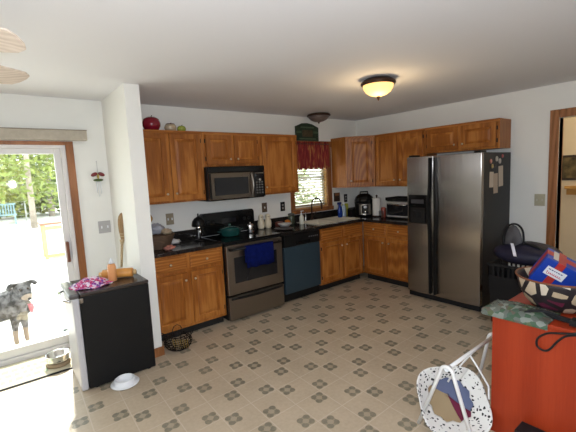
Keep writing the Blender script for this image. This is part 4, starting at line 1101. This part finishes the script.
def smooth_pts(P, n=5):
    P = [Vector(p) for p in P]; out = []
    for i in range(len(P) - 1):
        a, b, c, d_ = P[max(i - 1, 0)], P[i], P[i + 1], P[min(i + 2, len(P) - 1)]
        for k in range(n):
            t2 = k / n; out.append(.5 * ((2 * b) + (c - a) * t2 + (2 * a - 5 * b + 4 * c - d_) * t2 ** 2 + (3 * b - a - 3 * c + d_) * t2 ** 3))
    return out + [P[-1]]


m.tube(smooth_pts(lp), .0055, 8); tag(m.build('cord', BLACKP), 'black cord looping over the front edge of the desk', 'cord')
m = MB()
for k, (dy, dz) in enumerate([(0, 0), (.012, .012), (-.012, .014), (.02, .002)]):
    m.tube(smooth_pts([(-2.55, -3.38 + dy, DT + .012 + dz), (-2.48, -3.46 + dy, DT + .016 + dz), (-2.50, -3.56 + dy, DT + .012 + dz), (-2.52, -3.68 + dy, DT + .02 + dz), (-2.46, -3.80 + dy, DT + .014 + dz)]), .008, 8)
m.box(-2.545, -2.475, -3.70, -3.60, DT + .008, DT + .034)
tag(m.build('strap_bundle', BLACKP), 'bundle of black straps lying along the desk edge', 'straps')
# black box on the floor before the desk
tag(MB().box(-.055, .055, -.13, .13, .001, .158).build('floor_box', BLACKP, loc=(-2.645, -3.54, .0), bevel=.006), 'black box on the floor against the red desk front', 'box')

# ------------------------------------------------------------------ hamper and backpack right of the fridge
hp = thing('laundry_hamper', 'tall black slatted plastic hamper between fridge and doorway', 'hamper', (-.72, -2.80, 0))
m = MB()
m.loft([[(-.20, -.25, .002), (.20, -.25, .002), (.20, .25, .002), (-.20, .25, .002)], [(-.225, -.275, .50), (.225, -.275, .50), (.225, .275, .50), (-.225, .275, .50)]], cap1=False)
m.build('bin', BLACKP, hp)
m = MB()
for k in range(13):
    y = -.27 + .54 * k / 12
    for x in (-.228, .216): m.box(x, x + .012, y - .008, y + .008, .49, .60)
for k in range(11):
    x = -.22 + .44 * k / 10
    for y in (-.278, .266): m.box(x - .008, x + .008, y, y + .012, .49, .60)
m.build('slats', BLACKP, hp)
m = MB().box(-.235, .235, -.285, -.262, .60, .625).box(-.235, .235, .262, .285, .60, .625).box(-.235, -.212, -.262, .262, .60, .625).box(.212, .235, -.262, .262, .60, .625)
m.build('rim', BLACKP, hp, bevel=.004)
MB().box(-.2265, -.2235, .10, .19, .20, .235).build('label', WHITEP, hp)
bp_ = thing('backpack', 'navy backpack with white reflective strip lying on the black hamper', 'backpack', (-.74, -2.80, .626))
NAVY = mat('navy_nylon', (.010, .010, .032), .6, var=.3, vscale=15)
m = MB(); m.ball((0, 0, .10), .25, .30, .11, 24, 14)
for v in m.bm.verts:
    v.co.z = max(v.co.z, .002); v.co *= 1 + .08 * noise.noise(v.co * 7)
    v.co.z = max(v.co.z, .002)
m.build('bag', NAVY, bp_)
m = MB(); rings = []
for k in range(9):
    a = R(5 + 20 * k); rings.append([(-.10 + .02 * math.cos(a), .09 + .09 * math.cos(a) * s_, .17 + .22 * math.sin(a) * s_) for s_ in (0, .5, 1)])
m.loft(rings, False, False, True, closed=False); q = m.build('mesh_pocket', mat('grey_mesh', (.09, .09, .10), .8), bp_); q.modifiers.new('s', 'SOLIDIFY').thickness = .006
MB().tube(smooth_pts([(-.09, .185, .15), (-.09, .18, .30), (-.09, .13, .385), (-.09, .06, .395), (-.09, .01, .33), (-.10, -.005, .17)]), .010, 8).build('pocket_binding', BLACKP, bp_)
m = MB(); st_ = smooth_pts([(-.150, .080, .212), (-.215, .045, .178), (-.262, .012, .118)], 4)
m.loft([[(p.x - .008, p.y - .014, p.z + .006), (p.x - .008, p.y + .014, p.z + .006), (p.x, p.y + .014, p.z - .004), (p.x, p.y - .014, p.z - .004)] for p in st_])
m.build('reflective_strip', mat('reflective_white', (.85, .86, .95), .3), bp_)
MB().tube(smooth_pts([(-.05, .05, .20), (-.1, -.10, .20), (-.08, -.25, .12), (0, -.30, .03)]), .014, 8).build('strap', BLACKP, bp_)

# ------------------------------------------------------------------ hallway
hpic = thing('framed_picture', 'dark framed picture on the hallway wall past the doorway', 'picture', (1.2, -2.68, 1.53), R(-90))
MB().box(-.15, .15, -.02, -.001, -.165, .165).build('frame', mat('black_frame', (.03, .02, .015), .4), hpic, bevel=.004)
MB().box(-.12, .12, -.022, -.0205, -.135, .135).build('painting', mat('olive_painting', (.10, .075, .03), .6, var=.8, vscale=12), hpic)
hs = thing('hall_shelf', 'small golden wooden shelf below the hallway picture', 'shelf', (1.2, -2.76, 1.20), R(-90))
MB().box(-.16, .16, -.08, -.001, .05, .09).build('board', mat('golden_wood', (.50, .27, .07), .4, var=.2, vscale=15), hs, bevel=.004)
MB().box(-.15, .15, -.02, -.001, -.03, .05).build('back_board', mat('golden_wood_b', (.46, .24, .06), .4), hs)
lamp('hall_lamp', 'POINT', (.65, -3.4, 2.2), 17, (1, .80, .52), shadow_soft_size=.12)
